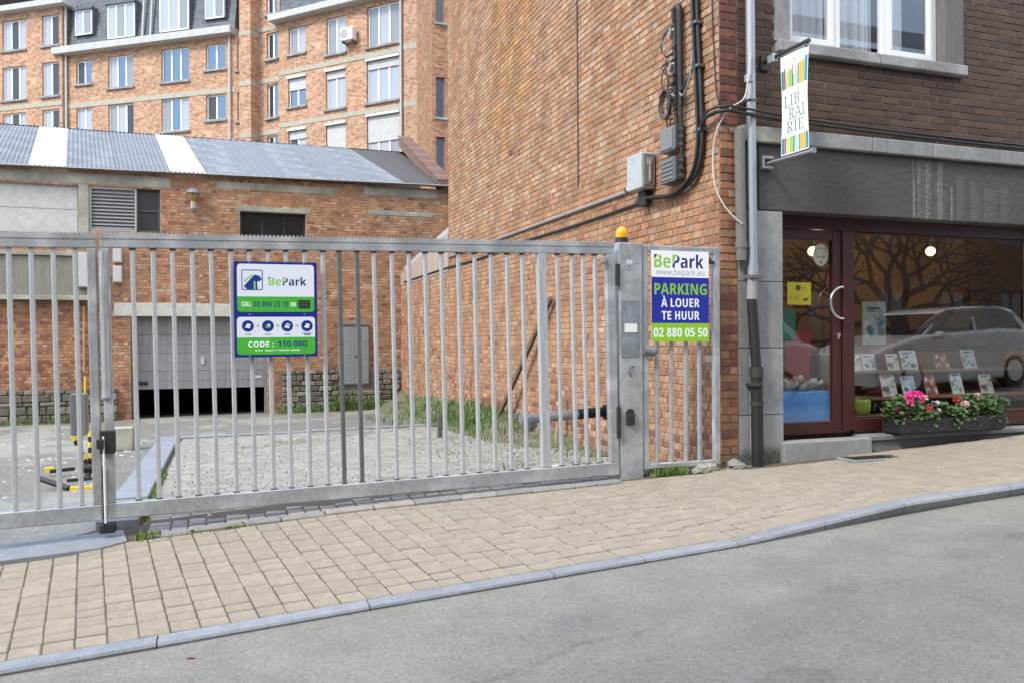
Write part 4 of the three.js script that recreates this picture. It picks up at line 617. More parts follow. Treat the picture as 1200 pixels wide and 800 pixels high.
{
  const s = thing('hanging_sign', 'narrow white bookshop banner with coloured stripes hanging out from the wall', 'sign', [5.2, 3.24, -6.6]);
  const X = 5.2, b = merge([rod([X, 4.275, -6.94], [X, 4.27, -6.28], 0.022, 0.022, 14), span(X - 0.05, X + 0.05, 4.19, 4.34, -6.948, -6.925, 0.004)]);
  add(s, 'bracket', b, grainy(lin(0.06, 0.055, 0.05), 0.5, 2));
  add(s, 'end_cap', merge([span(X - 0.03, X + 0.03, 4.225, 4.31, -6.86, -6.76, 0.006), rod([X, 4.255, -6.74], [X, 4.245, -6.3], 0.01)]), galv);
  add(s, 'bracket', merge([rod([X, 3.255, -6.94], [X, 3.24, -6.25], 0.018, 0.018, 14), rod([X, 3.24, -6.25], [X, 3.24, -6.22], 0.028, 0.028, 14)]), mat(lin(0.32, 0.32, 0.31), 0.45, { metalness: 0.4 }));
  add(s, 'wall_plate', merge([span(X - 0.07, X + 0.06, 3.2, 3.225, -6.948, -6.88, 0.003), span(X - 0.07, X + 0.06, 3.3, 3.325, -6.948, -6.88, 0.003), span(X - 0.07, X - 0.045, 3.226, 3.299, -6.948, -6.88, 0.003)]), mat(lin(0.3, 0.3, 0.29), 0.5));
  const g = new THREE.PlaneGeometry(0.385, 0.955, 12, 20); const p = g.attributes.position; for (let i = 0; i < p.count; i++) p.setZ(i, 0.008 * Math.sin(p.getY(i) * 6 + p.getX(i) * 7)); g.computeVertexNormals();
  const back = g.clone().translate(0, 0, -0.002); const sheetG = strip(g); sheetG.rotateY(-Math.PI / 2).translate(X, 3.755, -6.49);
  add(s, 'banner', sheetG, mat(lin(1, 1, 1), 0.7, { map: bannerTex })).userData.label = 'printed cloth with striped book spines';
  add(s, 'tie', merge([[-6.66, 4.238], [-6.32, 4.236]].map(([z, y]) => span(X - 0.006, X + 0.006, y - 0.012, y + 0.03, z - 0.01, z + 0.01, 0.002))), blackIron);
}
// ---------- shop display ----------
{
  const s = thing('display_shelves', 'low wooden display shelves behind the shop window', 'shelves', [8.0, 0.5, -7.75]);
  for (const [y, z0, z1] of [[1.105, -8.1, -7.74], [0.8, -8.1, -7.6], [0.6, -8.1, -7.45]]) add(s, 'shelf', span(6.52, 9.85, y, y + 0.03, z0, z1, 0.004), roomWood);
  add(s, 'back_panel', span(6.52, 9.85, 0.5, 1.34, -8.15, -8.11, 0.004), roomWood); add(s, 'side_panel', span(6.49, 6.52, 0.5, 1.34, -8.15, -7.5, 0.004), roomWood); add(s, 'side_panel', span(9.85, 9.88, 0.5, 1.34, -8.15, -7.5, 0.004), roomWood);
}
const covers = ['#d8d4c8', '#8fa9c4', '#e4e0d4', '#c9d6d8', '#3f8f96', '#d7dcc9', '#b8c7d4', '#7a8f6a', '#e9e6dc', '#9a4a3c', '#c8b48a', '#4a6a8c'];
const coverTex = [0, 1, 2, 3].map((k) => canvas(96, 128, (c, w, h) => { const r = rngOf(200 + k); c.fillStyle = covers[k * 3]; c.fillRect(0, 0, w, h); for (let i = 0; i < 14; i++) { c.fillStyle = covers[Math.floor(r() * 12)]; c.globalAlpha = 0.8; c.beginPath(); c.ellipse(r() * w, 30 + r() * 80, 4 + 16 * r(), 4 + 14 * r(), r() * 3, 0, 7); c.fill(); } c.globalAlpha = 1; c.fillStyle = '#333'; c.fillRect(14, 12, 60, 6); c.fillRect(14, 22, 40, 4); }));
function book(x, y, z, w, h, k, label, lean = 0.28) {
  const b = thing('book', label, 'book', [x, y, z], 'books on the display shelves', true); b.rotation.x = -lean;
  add(b, 'pages', muv(chamfer(w - 0.006, h - 0.008, 0.016, 0.001)).translate(0, h / 2, -0.01), mat(lin(0.7, 0.66, 0.56), 0.9)); add(b, 'cover', printed(w, h, 0.003).translate(0, h / 2, 0), mat(lin(0.95, 0.95, 0.95), 0.5, { map: coverTex[k] }));
}
const up = 1.135, mid = 0.83;
[[6.62, up, -7.85, 0.12, 0.2, 2], [7.12, up, -7.84, 0.24, 0.2, 0], [7.36, up, -7.84, 0.2, 0.2, 2], [7.72, up, -7.84, 0.18, 0.2, 0], [7.98, up, -7.84, 0.25, 0.24, 1], [8.5, up, -7.84, 0.2, 0.22, 3], [8.95, up, -7.84, 0.22, 0.24, 1]].forEach((a, i) => book(...a, `${['cream', 'pale blue', 'grey blue', 'red'][a[5]]} covered book standing on the top display shelf`));
[[6.7, mid, -7.72, 0.2, 0.24, 1], [7.55, mid, -7.72, 0.22, 0.27, 0], [7.85, mid, -7.72, 0.2, 0.24, 2], [8.2, mid, -7.72, 0.17, 0.27, 3], [8.62, mid, -7.72, 0.18, 0.27, 1], [9.1, mid, -7.72, 0.2, 0.24, 0]].forEach((a) => book(...a, `${['cream', 'pale blue', 'grey blue', 'red'][a[5]]} covered book leaning on the lower display shelf`));
{ // small framed picture standing above the shelves
  const p = thing('framed_picture', 'pale picture standing above the display shelves', 'picture', [7.62, 1.34, -8.06], null, true); add(p, 'frame', muv(chamfer(0.36, 0.52, 0.02, 0.004)).translate(0, 0.36, 0), whiteOld); add(p, 'print', printed(0.32, 0.47, 0.002).translate(0, 0.36, 0.012), mat(lin(0.8, 0.8, 0.76), 0.6, { map: coverTex[2] })); add(p, 'stand', span(-0.1, 0.1, 0, 0.1, -0.04, 0.03), roomWood);
}
single('flower_pot', 'lime green glazed pot behind the shop window', 'pot', strip(new THREE.LatheGeometry([[0.001, 0], [0.06, 0], [0.085, 0.08], [0.09, 0.16], [0.075, 0.19], [0.07, 0.19]].map((p) => new THREE.Vector2(...p)), 20)).translate(6.98, 0.63, -7.56), mat(lin(0.36, 0.5, 0.06), 0.4));
for (const [x, y, z, l] of [[7.16, 2.62, -8.6, 'glowing round pendant lamp seen through the shop door'], [9.1, 2.68, -8.6, 'glowing round pendant lamp above the shop window shelves']]) {
  const p = thing('pendant_lamp', l, 'lamp', [x, y, z]);
  add(p, 'globe', strip(new THREE.SphereGeometry(0.062, 24, 16)).translate(x, y, z), new THREE.MeshStandardMaterial({ color: lin(0.9, 0.85, 0.6), emissive: lin(1, 0.82, 0.32), emissiveIntensity: 1.3, roughness: 0.4 }));
  add(p, 'cord', rod([x, y + 0.06, z], [x, 3.2, z], 0.005, 0.005, 8), cableBlack);
  const L = new THREE.PointLight(lin(1, 0.8, 0.45), 0.38, 0, 2); L.position.set(0, 0, 0.075); L.castShadow = true; p.add(L);
}
{ // notices behind the door glass
  const y = canvas(160, 140, (c) => { c.fillStyle = '#c8ba28'; c.fillRect(0, 0, 160, 140); c.fillStyle = '#35331c'; c.beginPath(); c.arc(74, 34, 18, 0, 7); c.fill(); c.fillStyle = '#8a8630'; c.fillRect(54, 34, 40, 4); c.strokeStyle = '#55511f'; c.lineWidth = 3; c.beginPath(); c.moveTo(108, 40); c.lineTo(122, 20); c.moveTo(112, 44); c.lineTo(140, 50); c.stroke(); for (const q of [88, 98, 106]) { c.fillStyle = '#8b852d'; c.fillRect(14, q, 66, 3); } c.fillStyle = '#3a381c'; c.beginPath(); c.moveTo(96, 108); c.lineTo(150, 92); c.lineTo(128, 118); c.closePath(); c.fill(); });
  single('door_notice', 'yellow notice stuck inside the shop door glass', 'notice', printed(0.3, 0.235, 0.001).translate(5.795, 1.985, ZS - 0.024), mat(lin(1, 1, 1), 0.7, { map: y }));
  const o = canvas(128, 160, (c) => { c.fillStyle = '#c9c6b6'; c.fillRect(0, 0, 128, 160); c.strokeStyle = '#77756a'; c.lineWidth = 4; c.strokeRect(24, 34, 80, 56); c.beginPath(); c.moveTo(20, 98); c.lineTo(108, 98); c.moveTo(96, 20); c.lineTo(84, 120); c.stroke(); c.fillStyle = '#445'; c.beginPath(); c.arc(66, 134, 9, 0, 7); c.fill(); });
  const og = new THREE.CircleGeometry(0.1, 28); og.scale(1, 1.18, 1); single('round_sticker', 'oval pale sticker high on the shop door glass', 'sticker', strip(og).translate(6.075, 2.4, ZS - 0.024), mat(lin(0.85, 0.85, 0.8), 0.7, { map: o }));
  const bl = canvas(256, 128, (c) => { c.fillStyle = '#2f78c0'; c.fillRect(0, 0, 256, 128); c.fillStyle = '#1c4f86'; c.fillRect(86, 62, 60, 3); c.fillRect(90, 70, 48, 2); c.beginPath(); c.arc(130, 34, 8, 0, 7); c.fill(); const r = rngOf(4); for (let i = 0; i < 40; i++) { c.fillStyle = 'rgba(90,150,215,0.25)'; c.fillRect(r() * 256, r() * 128, 20 * r(), 3); } });
  single('blue_crate', 'bright blue display crate behind the shop door glass', 'crate', merge([span(5.54, 6.24, 0.5, 0.955, ZS - 0.42, ZS - 0.07, 0.01)]), mat(lin(0.08, 0.33, 0.75), 0.55, { map: rescale(TX.grain, 2) }));
  single('paper_toy', 'crumpled white and brown paper figures on top of the blue crate', 'toys', merge([[5.66, 0.06], [5.84, 0.08], [6.02, 0.06], [6.12, 0.05]].flatMap(([x, s]) => [0, 1, 2, 3].map((q) => muv(strip(new THREE.TetrahedronGeometry(s * (0.5 + 0.35 * hash2(q, Math.round(x * 100), 5)), 1)).scale(1, 1.3, 0.6).rotateY(q * 1.9 + x * 7).rotateZ(q + x * 3).translate(x + 0.03 * (q - 1.5), 0.97 + s * (0.5 + 0.35 * q), ZS - 0.2 + 0.02 * q))))), mat(lin(0.42, 0.39, 0.32), 0.8));
  single('green_banner', 'green cloth hung inside the shop door', 'cloth', muv(polys([[[5.58, 1.5, ZS - 0.3], [5.98, 1.5, ZS - 0.32], [5.98, 1.84, ZS - 0.32], [5.58, 1.84, ZS - 0.3]]])), mat(lin(0.04, 0.2, 0.14), 0.8));
  single('red_banner', 'red cloth draped inside the shop door', 'cloth', muv(polys([[[6.0, 1.15, ZS - 0.5], [6.3, 0.98, ZS - 0.48], [6.34, 1.6, ZS - 0.5], [6.02, 1.58, ZS - 0.52]]])), mat(lin(0.4, 0.03, 0.02), 0.8));
}
// ---------- planter ----------
{
  const t = thing('planter', 'black trough of flowering geraniums on the shop window ledge', 'planter', [7.5, 0.49, -6.93]); baseOf.set(t, V(7.36, 0.507, -6.79));
  add(t, 'trough', merge([span(6.66, 8.1, 0.51, 0.53, -6.9, -6.68, 0.004), span(6.64, 8.12, 0.53, 0.68, -6.68, -6.66, 0.004), span(6.64, 8.12, 0.53, 0.68, -6.92, -6.9, 0.004), span(6.64, 6.66, 0.53, 0.68, -6.899, -6.681, 0.004), span(8.1, 8.12, 0.53, 0.68, -6.899, -6.681, 0.004)]), mat(lin(0.018, 0.018, 0.02), 0.5));
  add(t, 'soil', span(6.662, 8.098, 0.6, 0.65, -6.898, -6.682, 0.004), mat(lin(0.05, 0.035, 0.025), 0.95));
  const r = rngOf(77), F = [], col = [];
  for (let i = 0; i < 1500; i++) { const x = 6.62 + 1.55 * r(), hh = 0.16 + 0.1 * Math.sin(x * 9) * Math.sin(x * 4.3), z = -6.79 + 0.26 * (r() - 0.5) + 0.02, y = 0.6 + (hh + 0.08) * Math.sqrt(r()) - (Math.abs(z + 6.79) > 0.1 ? 0.09 * r() : 0), s = 0.016 + 0.022 * r(), a = r() * 6.28, tl = (r() - 0.3) * 1.4;
    const q = new THREE.Euler(tl, a, (r() - 0.5) * 1.2), P = [[0, 0, -s], [s * 0.8, 0.004, -s * 0.3], [s * 0.6, 0, s * 0.6], [0, -0.004, s], [-s * 0.6, 0, s * 0.6], [-s * 0.8, 0.004, -s * 0.3]].map((p) => { const v = V(...p).applyEuler(q); return [v.x + x, v.y + y, v.z + z]; }); F.push(P); const g = 0.6 + 0.7 * r(), yl = r() * 0.4; for (let k = 0; k < 12; k++) col.push((0.05 + 0.06 * yl) * g, 0.13 * g, 0.025 * g); }
  const fg = muv(polys(F)); fg.setAttribute('color', new THREE.Float32BufferAttribute(col, 3)); const fm = add(t, 'foliage', fg, new THREE.MeshPhysicalMaterial({ color: 0xffffff, vertexColors: true, roughness: 0.6, side: THREE.DoubleSide, transmission: 0.2, thickness: 0 })); fm.userData.kind = 'stuff';
  const bl = (x, y, z, s, c) => { const G = []; for (let i = 0; i < 34; i++) { const v = V(r() - 0.5, r() - 0.35, r() - 0.5).normalize(), q = new THREE.Euler(r() * 3, r() * 6, r() * 3); const P = [0, 1, 2, 3, 4].map((k) => { const u = V(Math.cos(k * 1.257) * s * 0.36, 0, Math.sin(k * 1.257) * s * 0.36).applyEuler(q); return [x + v.x * s * 0.8 + u.x, y + v.y * s * 0.7 + u.y, z + v.z * s * 0.8 + u.z]; }); G.push(P); } const m = merge([muv(polys(G)), muv(rod([x, 0.68, z], [x, y, z], 0.003, 0.003, 6))]); add(t, 'blossom', m, mat(c, 0.6, { transmission: 0.15, thickness: 0 })); };
  const pink = lin(0.8, 0.06, 0.32), pale = lin(0.75, 0.4, 0.42), red = lin(0.7, 0.03, 0.02), white = lin(0.75, 0.72, 0.66), purple = lin(0.1, 0.05, 0.2);
  [[6.69, 0.78, -6.73, 0.055, pink], [6.79, 0.84, -6.7, 0.05, pink], [6.87, 0.9, -6.74, 0.055, pink], [6.99, 0.92, -6.76, 0.05, pink], [6.83, 0.865, -6.76, 0.06, pink], [6.92, 0.92, -6.8, 0.055, pink], [6.96, 0.875, -6.74, 0.05, pink], [7.06, 0.88, -6.76, 0.045, pale], [7.04, 0.78, -6.67, 0.035, red], [7.18, 0.76, -6.67, 0.028, white], [7.2, 0.83, -6.72, 0.03, white], [7.14, 0.82, -6.7, 0.03, purple], [7.58, 0.81, -6.7, 0.045, pale], [7.52, 0.86, -6.76, 0.035, red], [7.82, 0.88, -6.74, 0.05, pale]].forEach((a) => bl(...a));
}
{ // cellar grating in the pavement
  const yy = (x, z) => pavY(x, z) + 0.004, g = thing('cellar_grating', 'dark cellar grating with pale stone rim set in the pavement before the shop', 'grating', [6.25, pavY(6.25, -6.6), -6.6]);
  const B = [], zc = -6.61; add(g, 'rim', merge([span(5.85, 6.75, 0.25, yy(6.3, zc) + 0.006, -6.46, -6.43), span(5.85, 5.89, 0.25, yy(6.3, zc) + 0.005, -6.7, -6.461), span(6.71, 6.75, 0.25, yy(6.3, zc) + 0.005, -6.7, -6.461)]).rotateZ(0.0), greyStone);
  for (let i = 0; i < 20; i++) add(g, 'slat', span(5.9 + i * 0.0405, 5.912 + i * 0.0405, 0.29, yy(6.3, zc) + 0.003, -6.7, -6.462, 0.002), blackIron);
  add(g, 'well', span(5.892, 6.708, 0.2, 0.285, -6.7, -6.465, 0.002), mat(lin(0.02, 0.02, 0.02), 0.9));
}

// ---------- garage building at the back of the yard ----------
const mats3 = [[0.2, 0.11, 0.08], [0.25, 0.14, 0.1], [0.17, 0.1, 0.075]].map((c) => grainy(lin(...c), 0.9, 2));
function muvOn(m) { m.geometry = muv(m.geometry); }
const GZ = -21.68, GT = 5.6;
const garage = thing('garage_building', 'low brick garage building with a metal roof behind the gate', 'building', [1.0, -0.3, GZ]);
const conc = mat(lin(0.44, 0.42, 0.35), 0.9, { map: rescale(TX.stain, 0.6), bumpMap: rescale(TX.bump, 1), bumpScale: 0.004 });
{
  const holes = [[-1.86, 1.265, -0.7, 2.14], [-2.74, -1.2, 4.15, 5.2], [-5.6, -2.97, 4.05, 5.2], [0.633, 2.226, 4.1, 4.77], [-9, -2.75, -0.7, 3.5]];
  const gw = add(garage, 'wall', wallShape(6.95, GT, 0.35, [[-1.86, 1.265, -0.68, 2.14], [-2.74, -1.2, 4.15, 5.2], [-5.6, -2.97, 4.05, 5.2], [0.633, 2.226, 4.1, 4.77]], -9, -0.7).translate(0, 0, GZ), grainy(lin(0.45, 0.38, 0.29), 0.95, 1.4));
  const gp = weighted([3.2, 3.6, 2.6, 1.2, 0.9, 1.1, 3, 2.6, 1, 0.3]), redp = weighted([6, 0.6, 0.2, 0, 0, 5, 0.4, 4, 0, 0]);
  brickWall(gw, frame(0, 0, GZ), { w: 6.95, x0: -9, y0: -0.7, h: GT, L: 0.21, H: 0.0745, j: 0.0115, d: 0.009, bond: 'english', seed: 21, mats: brickMats, field: brickField,
    holes: [...holes, [-6, -0.97, 5.23, 5.51], [0.078, 3.046, 5.3, 5.49], [3.708, 5.7, 5.34, 5.55], [3.84, 5.58, 4.83, 4.96], [0.574, 2.354, 4.77, 4.9], [-2.22, 1.5, 2.141, 2.46], [3.02, 3.84, 0.38, 1.95], [1.62, 4.6, -0.7, 0.82], [-2.97, -2.74, 4.0, 5.2]],
    pick: (u, v, r) => ((u > 2.66 && u < 3.98 && v < 1.96) || (u > 1.27 && u < 1.6 && v < 1.0) || (u < -1.86 && v < 2.14 && (v > 1.55 || (v < 0.7 && u > -2.1))) ? redp : gp)(r()) });
  // concrete beams and lintels
  for (const [a, b, c, d] of [[-9, -0.97, 5.235, 5.505], [0.078, 3.046, 5.305, 5.485], [3.708, 5.7, 5.345, 5.545], [3.84, 5.58, 4.835, 4.955], [0.574, 2.354, 4.775, 4.895]]) add(garage, 'concrete_beam', span(a, b, c, d, GZ - 0.1, GZ + 0.014, 0.006), conc);
  add(garage, 'concrete_column', span(-2.965, -2.745, 4.0, 5.23, GZ - 0.1, GZ + 0.016, 0.006), conc);
  add(garage, 'door_lintel', span(-2.22, 1.5, 2.145, 2.455, GZ - 0.2, GZ + 0.03, 0.008), grainy(lin(0.68, 0.66, 0.6), 0.85, 1));
  add(garage, 'white_panel', merge([span(-5.58, -2.99, 4.07, 4.6, GZ - 0.15, GZ - 0.08), span(-5.58, -2.99, 4.64, 5.2, GZ - 0.15, GZ - 0.08), span(-5.58, -2.99, 4.601, 4.639, GZ - 0.15, GZ - 0.09)]), whiteOld);
  const lv = add(garage, 'louvre', merge([span(-2.735, -1.72, 5.15, 5.195, GZ - 0.12, GZ - 0.02), span(-2.735, -1.72, 4.16, 4.2, GZ - 0.12, GZ - 0.02), span(-2.735, -2.695, 4.201, 5.149, GZ - 0.12, GZ - 0.02), span(-1.76, -1.72, 4.201, 5.149, GZ - 0.12, GZ - 0.02), span(-2.69, -1.765, 4.2, 5.15, GZ - 0.14, GZ - 0.12)]), mat(lin(0.4, 0.41, 0.42), 0.5, { metalness: 0.3 }));
  for (let i = 0; i < 11; i++) add(lv, 'slat', muv(chamfer(0.93, 0.012, 0.085, 0.002).rotateX(0.75)).translate(-2.228, 4.245 + i * 0.084, GZ - 0.075), mat(lin(0.34, 0.345, 0.35), 0.5, { metalness: 0.3 }));
  const dw = add(garage, 'window', merge([span(-1.715, -1.21, 4.16, 4.2, GZ - 0.14, GZ - 0.08), span(-1.715, -1.21, 5.16, 5.195, GZ - 0.14, GZ - 0.08), span(-1.715, -1.68, 4.201, 5.159, GZ - 0.14, GZ - 0.08), span(-1.245, -1.21, 4.201, 5.159, GZ - 0.14, GZ - 0.08), span(-1.679, -1.246, 4.66, 4.69, GZ - 0.14, GZ - 0.09)]), mat(lin(0.09, 0.085, 0.08), 0.7));
  add(dw, 'pane', span(-1.68, -1.245, 4.2, 5.16, GZ - 0.13, GZ - 0.125, 0.001), mat(lin(0.03, 0.03, 0.032), 0.35));
  const w2 = add(garage, 'window', merge([span(0.64, 2.22, 4.11, 4.15, GZ - 0.2, GZ - 0.14), span(0.64, 2.22, 4.73, 4.765, GZ - 0.2, GZ - 0.14), ...[0.64, 1.15, 1.67, 2.18].map((x) => span(x, x + 0.04, 4.151, 4.729, GZ - 0.2, GZ - 0.14))]), mat(lin(0.035, 0.025, 0.02), 0.7));
  for (const x of [0.68, 1.19, 1.71]) add(w2, 'pane', span(x, x + 0.47, 4.15, 4.73, GZ - 0.18, GZ - 0.175, 0.001), mat(lin(0.02, 0.018, 0.017), 0.2));
  // half-raised sectional door
  const door = add(garage, 'garage_door', merge([span(-1.855, -1.8, -0.3, 2.139, GZ - 0.34, GZ - 0.2), span(1.205, 1.26, -0.3, 2.139, GZ - 0.34, GZ - 0.2)]), mat(lin(0.2, 0.2, 0.21), 0.6));
  const dm = [[0.31, 0.31, 0.325], [0.325, 0.325, 0.34], [0.3, 0.305, 0.32], [0.315, 0.32, 0.33]].map((c) => mat(lin(...c), 0.55, { map: rescale(TX.streak, 0.6) }));
  [[0.39, 0.82], [0.826, 1.26], [1.266, 1.7], [1.706, 2.138]].forEach(([a, b], i) => add(door, 'door_panel', merge([span(-1.798, 1.203, a, b, GZ - 0.26, GZ - 0.21, 0.006), span(-1.79, 1.195, (a + b) / 2 - 0.006, (a + b) / 2 + 0.006, GZ - 0.212, GZ - 0.204, 0.003)]), dm[i]));
  add(door, 'handle', merge([span(-1.72, -1.5, 0.5, 0.58, GZ - 0.209, GZ - 0.19)]), blackIron); add(door, 'lock', span(-0.3, -0.22, 0.98, 1.16, GZ - 0.209, GZ - 0.19), mat(lin(0.45, 0.45, 0.45), 0.5)); add(door, 'name_plate', span(0.98, 1.13, 0.62, 0.68, GZ - 0.209, GZ - 0.2), mat(lin(0.5, 0.5, 0.5), 0.5));
  add(garage, 'rear_and_side_walls', merge([span(-9, 6.95, -0.7, 8.0, -29.1, -28.8), span(-9, -8.7, -0.7, GT, -28.79, GZ - 0.36), span(6.65, 6.94, -0.7, GT, -28.79, GZ - 0.36), span(-3.3, -3.1, -0.7, GT - 0.1, -28.79, GZ - 0.4), span(2.8, 3.0, -0.7, GT - 0.1, -28.79, GZ - 0.4)]), mat(lin(0.16, 0.12, 0.1), 0.9));
  // recessed concrete bay on the left with old brick below
  add(garage, 'concrete_apron', merge([span(-9, -2.75, 2.62, 3.52, GZ + 0.01, GZ + 0.14, 0.01)]), mat(lin(0.3, 0.29, 0.24), 0.9, { map: rescale(TX.streak, 1), bumpMap: rescale(TX.bump, 1), bumpScale: 0.004 }));
  add(garage, 'concrete_ledge', merge([span(-9, -2.72, 2.5, 2.615, GZ + 0.01, GZ + 0.26, 0.01), span(-9, -2.72, 3.525, 3.62, GZ + 0.01, GZ + 0.2, 0.01)]), conc);
  const old = add(garage, 'old_wall', span(-9, -2.36, -0.6, 2.48, GZ + 0.005, GZ + 0.03, 0.003), mortar);
  brickWall(old, frame(0, 0, GZ + 0.03), { w: -2.36, x0: -6.5, y0: 0.45, h: 2.45, L: 0.21, H: 0.0745, d: 0.008, seed: 29, mats: brickMats, field: brickField, pick: (u, v, r) => weighted([4, 1.5, 0.8, 0.4, 0.3, 5, 1, 3, 0.3, 0.1])(r()), max: 120 });
}
{ // rubble stone plinth
  const r = rngOf(71), cols = [[0.2, 0.17, 0.13], [0.26, 0.22, 0.17], [0.16, 0.145, 0.12], [0.3, 0.26, 0.2], [0.17, 0.17, 0.12], [0.34, 0.29, 0.23]].map((c) => grainy(lin(...c), 0.95, 1.5));
  const plm = grainy(lin(0.2, 0.17, 0.13), 0.95, 1.5), plA = add(garage, 'plinth', span(1.6, 4.62, -0.7, 0.78, GZ + 0.01, GZ + 0.028, 0.003), plm), plB = add(garage, 'plinth', span(-6, -2.15, -0.7, 0.44, GZ + 0.032, GZ + 0.05, 0.003), plm);
  const run = (x0, x1, top, z, pl) => { for (let y = -0.48; y < top - 0.06;) { const h = Math.min(0.1 + 0.1 * r(), top - y); for (let x = x0; x < x1 - 0.06;) { const w = Math.min(0.12 + 0.24 * r(), x1 - x); if (!(x + w > 3.02 && x < 3.84 && y + h > 0.37)) { const g = chamfer(w - 0.016, h - 0.014, 0.09, 0.02), p = g.attributes.position, key = {}; for (let i = 0; i < p.count; i++) { const k = [p.getX(i).toFixed(3), p.getY(i).toFixed(3), p.getZ(i).toFixed(3)].join(); key[k] ??= [(r() - 0.5) * 0.02, (r() - 0.5) * 0.02, (r() - 0.5) * 0.02]; p.setXYZ(i, p.getX(i) + key[k][0], p.getY(i) + key[k][1], p.getZ(i) + key[k][2]); } g.computeVertexNormals(); add(pl, 'stone', muv(g.translate(x + w / 2, y + h / 2, z + 0.01 * r())), cols[Math.floor(r() * 6)]); } x += w; } y += h; } };
  run(1.62, 4.62, 0.8, GZ + 0.05, plA); run(-4.6, -2.15, 0.45, GZ + 0.06, plB);
}
{ // corrugated roof
  const eY = (x) => 5.63 + 0.012 * (x - 0.8), rY = (x) => 8.1 + 0.004 * x, EZ = -21.5, RZ = -28.55;
  const sheetRoof = (x0, x1, pitch, amp, lift, sh0, sh1, zr = RZ) => { const n = Math.max(2, Math.round((x1 - x0) / pitch * 6)), pos = [], F = []; const P = (i, t) => { const u = i / n, x = x0 + (x1 - x0) * u, s = sh0 + (sh1 - sh0) * u, w = amp * Math.sin((x - x0) / pitch * 6.283); return [x + s * t, eY(x) + (rY(x) - eY(x)) * t + w + lift, EZ + (zr - EZ) * t + w * 0.3]; }; for (let i = 0; i < n; i++) F.push([P(i, 0), P(i + 1, 0), P(i + 1, 1), P(i, 1)]); return muv(polys(F)); };
  const steelRoof = mat(lin(0.255, 0.268, 0.284), 0.65, { metalness: 0.15, map: rescale(TX.stain, 0.7) }), steelRoof2 = mat(lin(0.245, 0.258, 0.275), 0.6, { metalness: 0.15, map: rescale(TX.grain, 0.45) }), glassfibre = mat(lin(0.82, 0.82, 0.8), 0.6, { transmission: 0.25, thickness: 0 }), felt = grainy(lin(0.1, 0.095, 0.09), 0.9, 1);
  const roof = add(garage, 'roof', merge([span(-9, 6.9, 5.5, 5.54, -28.7, GZ - 0.36, 0.002)]), mat(lin(0.12, 0.1, 0.08), 0.9));
  add(roof, 'roof_sheet', sheetRoof(-3.95, -3.16, 0.1, 0.012, 0.012, -1.0, -1.0), glassfibre).userData.label = 'white translucent roof sheet';
  for (const [a, b] of [[-8.9, -6.4], [-6.45, -3.9], [-3.2, -2.08], [-2.12, -0.93]]) add(roof, 'roof_sheet', sheetRoof(a, b, 0.1, 0.014, a > -2.5 ? 0.003 : 0, -1.0 + Math.max(0, a + 3.2) * 0.1, -1.0 + Math.max(0, b + 3.2) * 0.1), a > -2.5 ? steelRoof2 : steelRoof);
  add(roof, 'roof_sheet', sheetRoof(-0.966, -0.17, 0.1, 0.012, 0.016, -0.76, -0.73), glassfibre).userData.label = 'white translucent roof sheet';
  [-0.196, 0.8, 1.8, 2.8, 3.8].forEach((a, i) => add(roof, 'roof_sheet', sheetRoof(a, Math.min(a + 1.03, 4.78), 0.2, 0.006, i % 2 ? 0.006 : 0, -0.72 + 0.07 * i, -0.72 + 0.07 * (i + 1)), i % 2 ? steelRoof2 : steelRoof));
  add(roof, 'felt_slope', sheetRoof(4.74, 6.2, 0.7, 0.0, -0.012, -0.37, -0.1), felt);
  add(roof, 'rear_slope', muv(polys([[[-9, 8.1, RZ], [6.9, 8.14, RZ], [6.9, 7.6, -30], [-9, 7.6, -30]]])), felt);
  add(roof, 'eaves_trim', merge([bar([-9, eY(-9) - 0.035, -21.52], [6.9, eY(6.9) - 0.035, -21.52], 0.03, 0.06)]), mat(lin(0.1, 0.09, 0.08), 0.8));
  add(roof, 'eaves_edge', merge([0, 1, 2, 3, 4, 5, 6, 7, 8, 9, 10, 11].map((i) => bar([-9 + i * 1.32, eY(-9 + i * 1.32) - 0.012, -21.485], [-7.69 + i * 1.32, eY(-7.69 + i * 1.32) - 0.008, -21.485], 0.02, 0.03))), mat(lin(0.5, 0.47, 0.43), 0.7));
  // parapet along the right end with tile coping
  const pa = add(garage, 'parapet', polys([0].flatMap(() => { const A = [5.85, 5.45, -21.62], f = (x, y, z) => [x, y, z], q = [[5.76, 5.5, GZ + 0.02], [6.1, 5.5, GZ + 0.02], [6.5, 8.35, -28.7], [6.14, 8.35, -28.7]], up2 = (p, h) => [p[0], p[1] + h, p[2]]; const T = q.map((p) => up2(p, 0.32)); return [T, [q[0], q[1], T[1], T[0]], [q[1], q[2], T[2], T[1]], [q[2], q[3], T[3], T[2]], [q[3], q[0], T[0], T[3]]]; })), mat(lin(0.28, 0.16, 0.11), 0.9, { map: rescale(TX.stain, 2) }));
  muvOn(pa);
  for (let i = 0; i < 20; i++) { const t = (i + 0.5) / 20, x = 5.93 + 0.39 * t, y = 5.83 + 2.86 * t, z = GZ - 7.0 * t; add(pa, 'coping_tile', muv(chamfer(0.44, 0.05, 0.36, 0.012).rotateX(0.388)).translate(x, y + 0.02, z), mats3[i % 3]); }
}
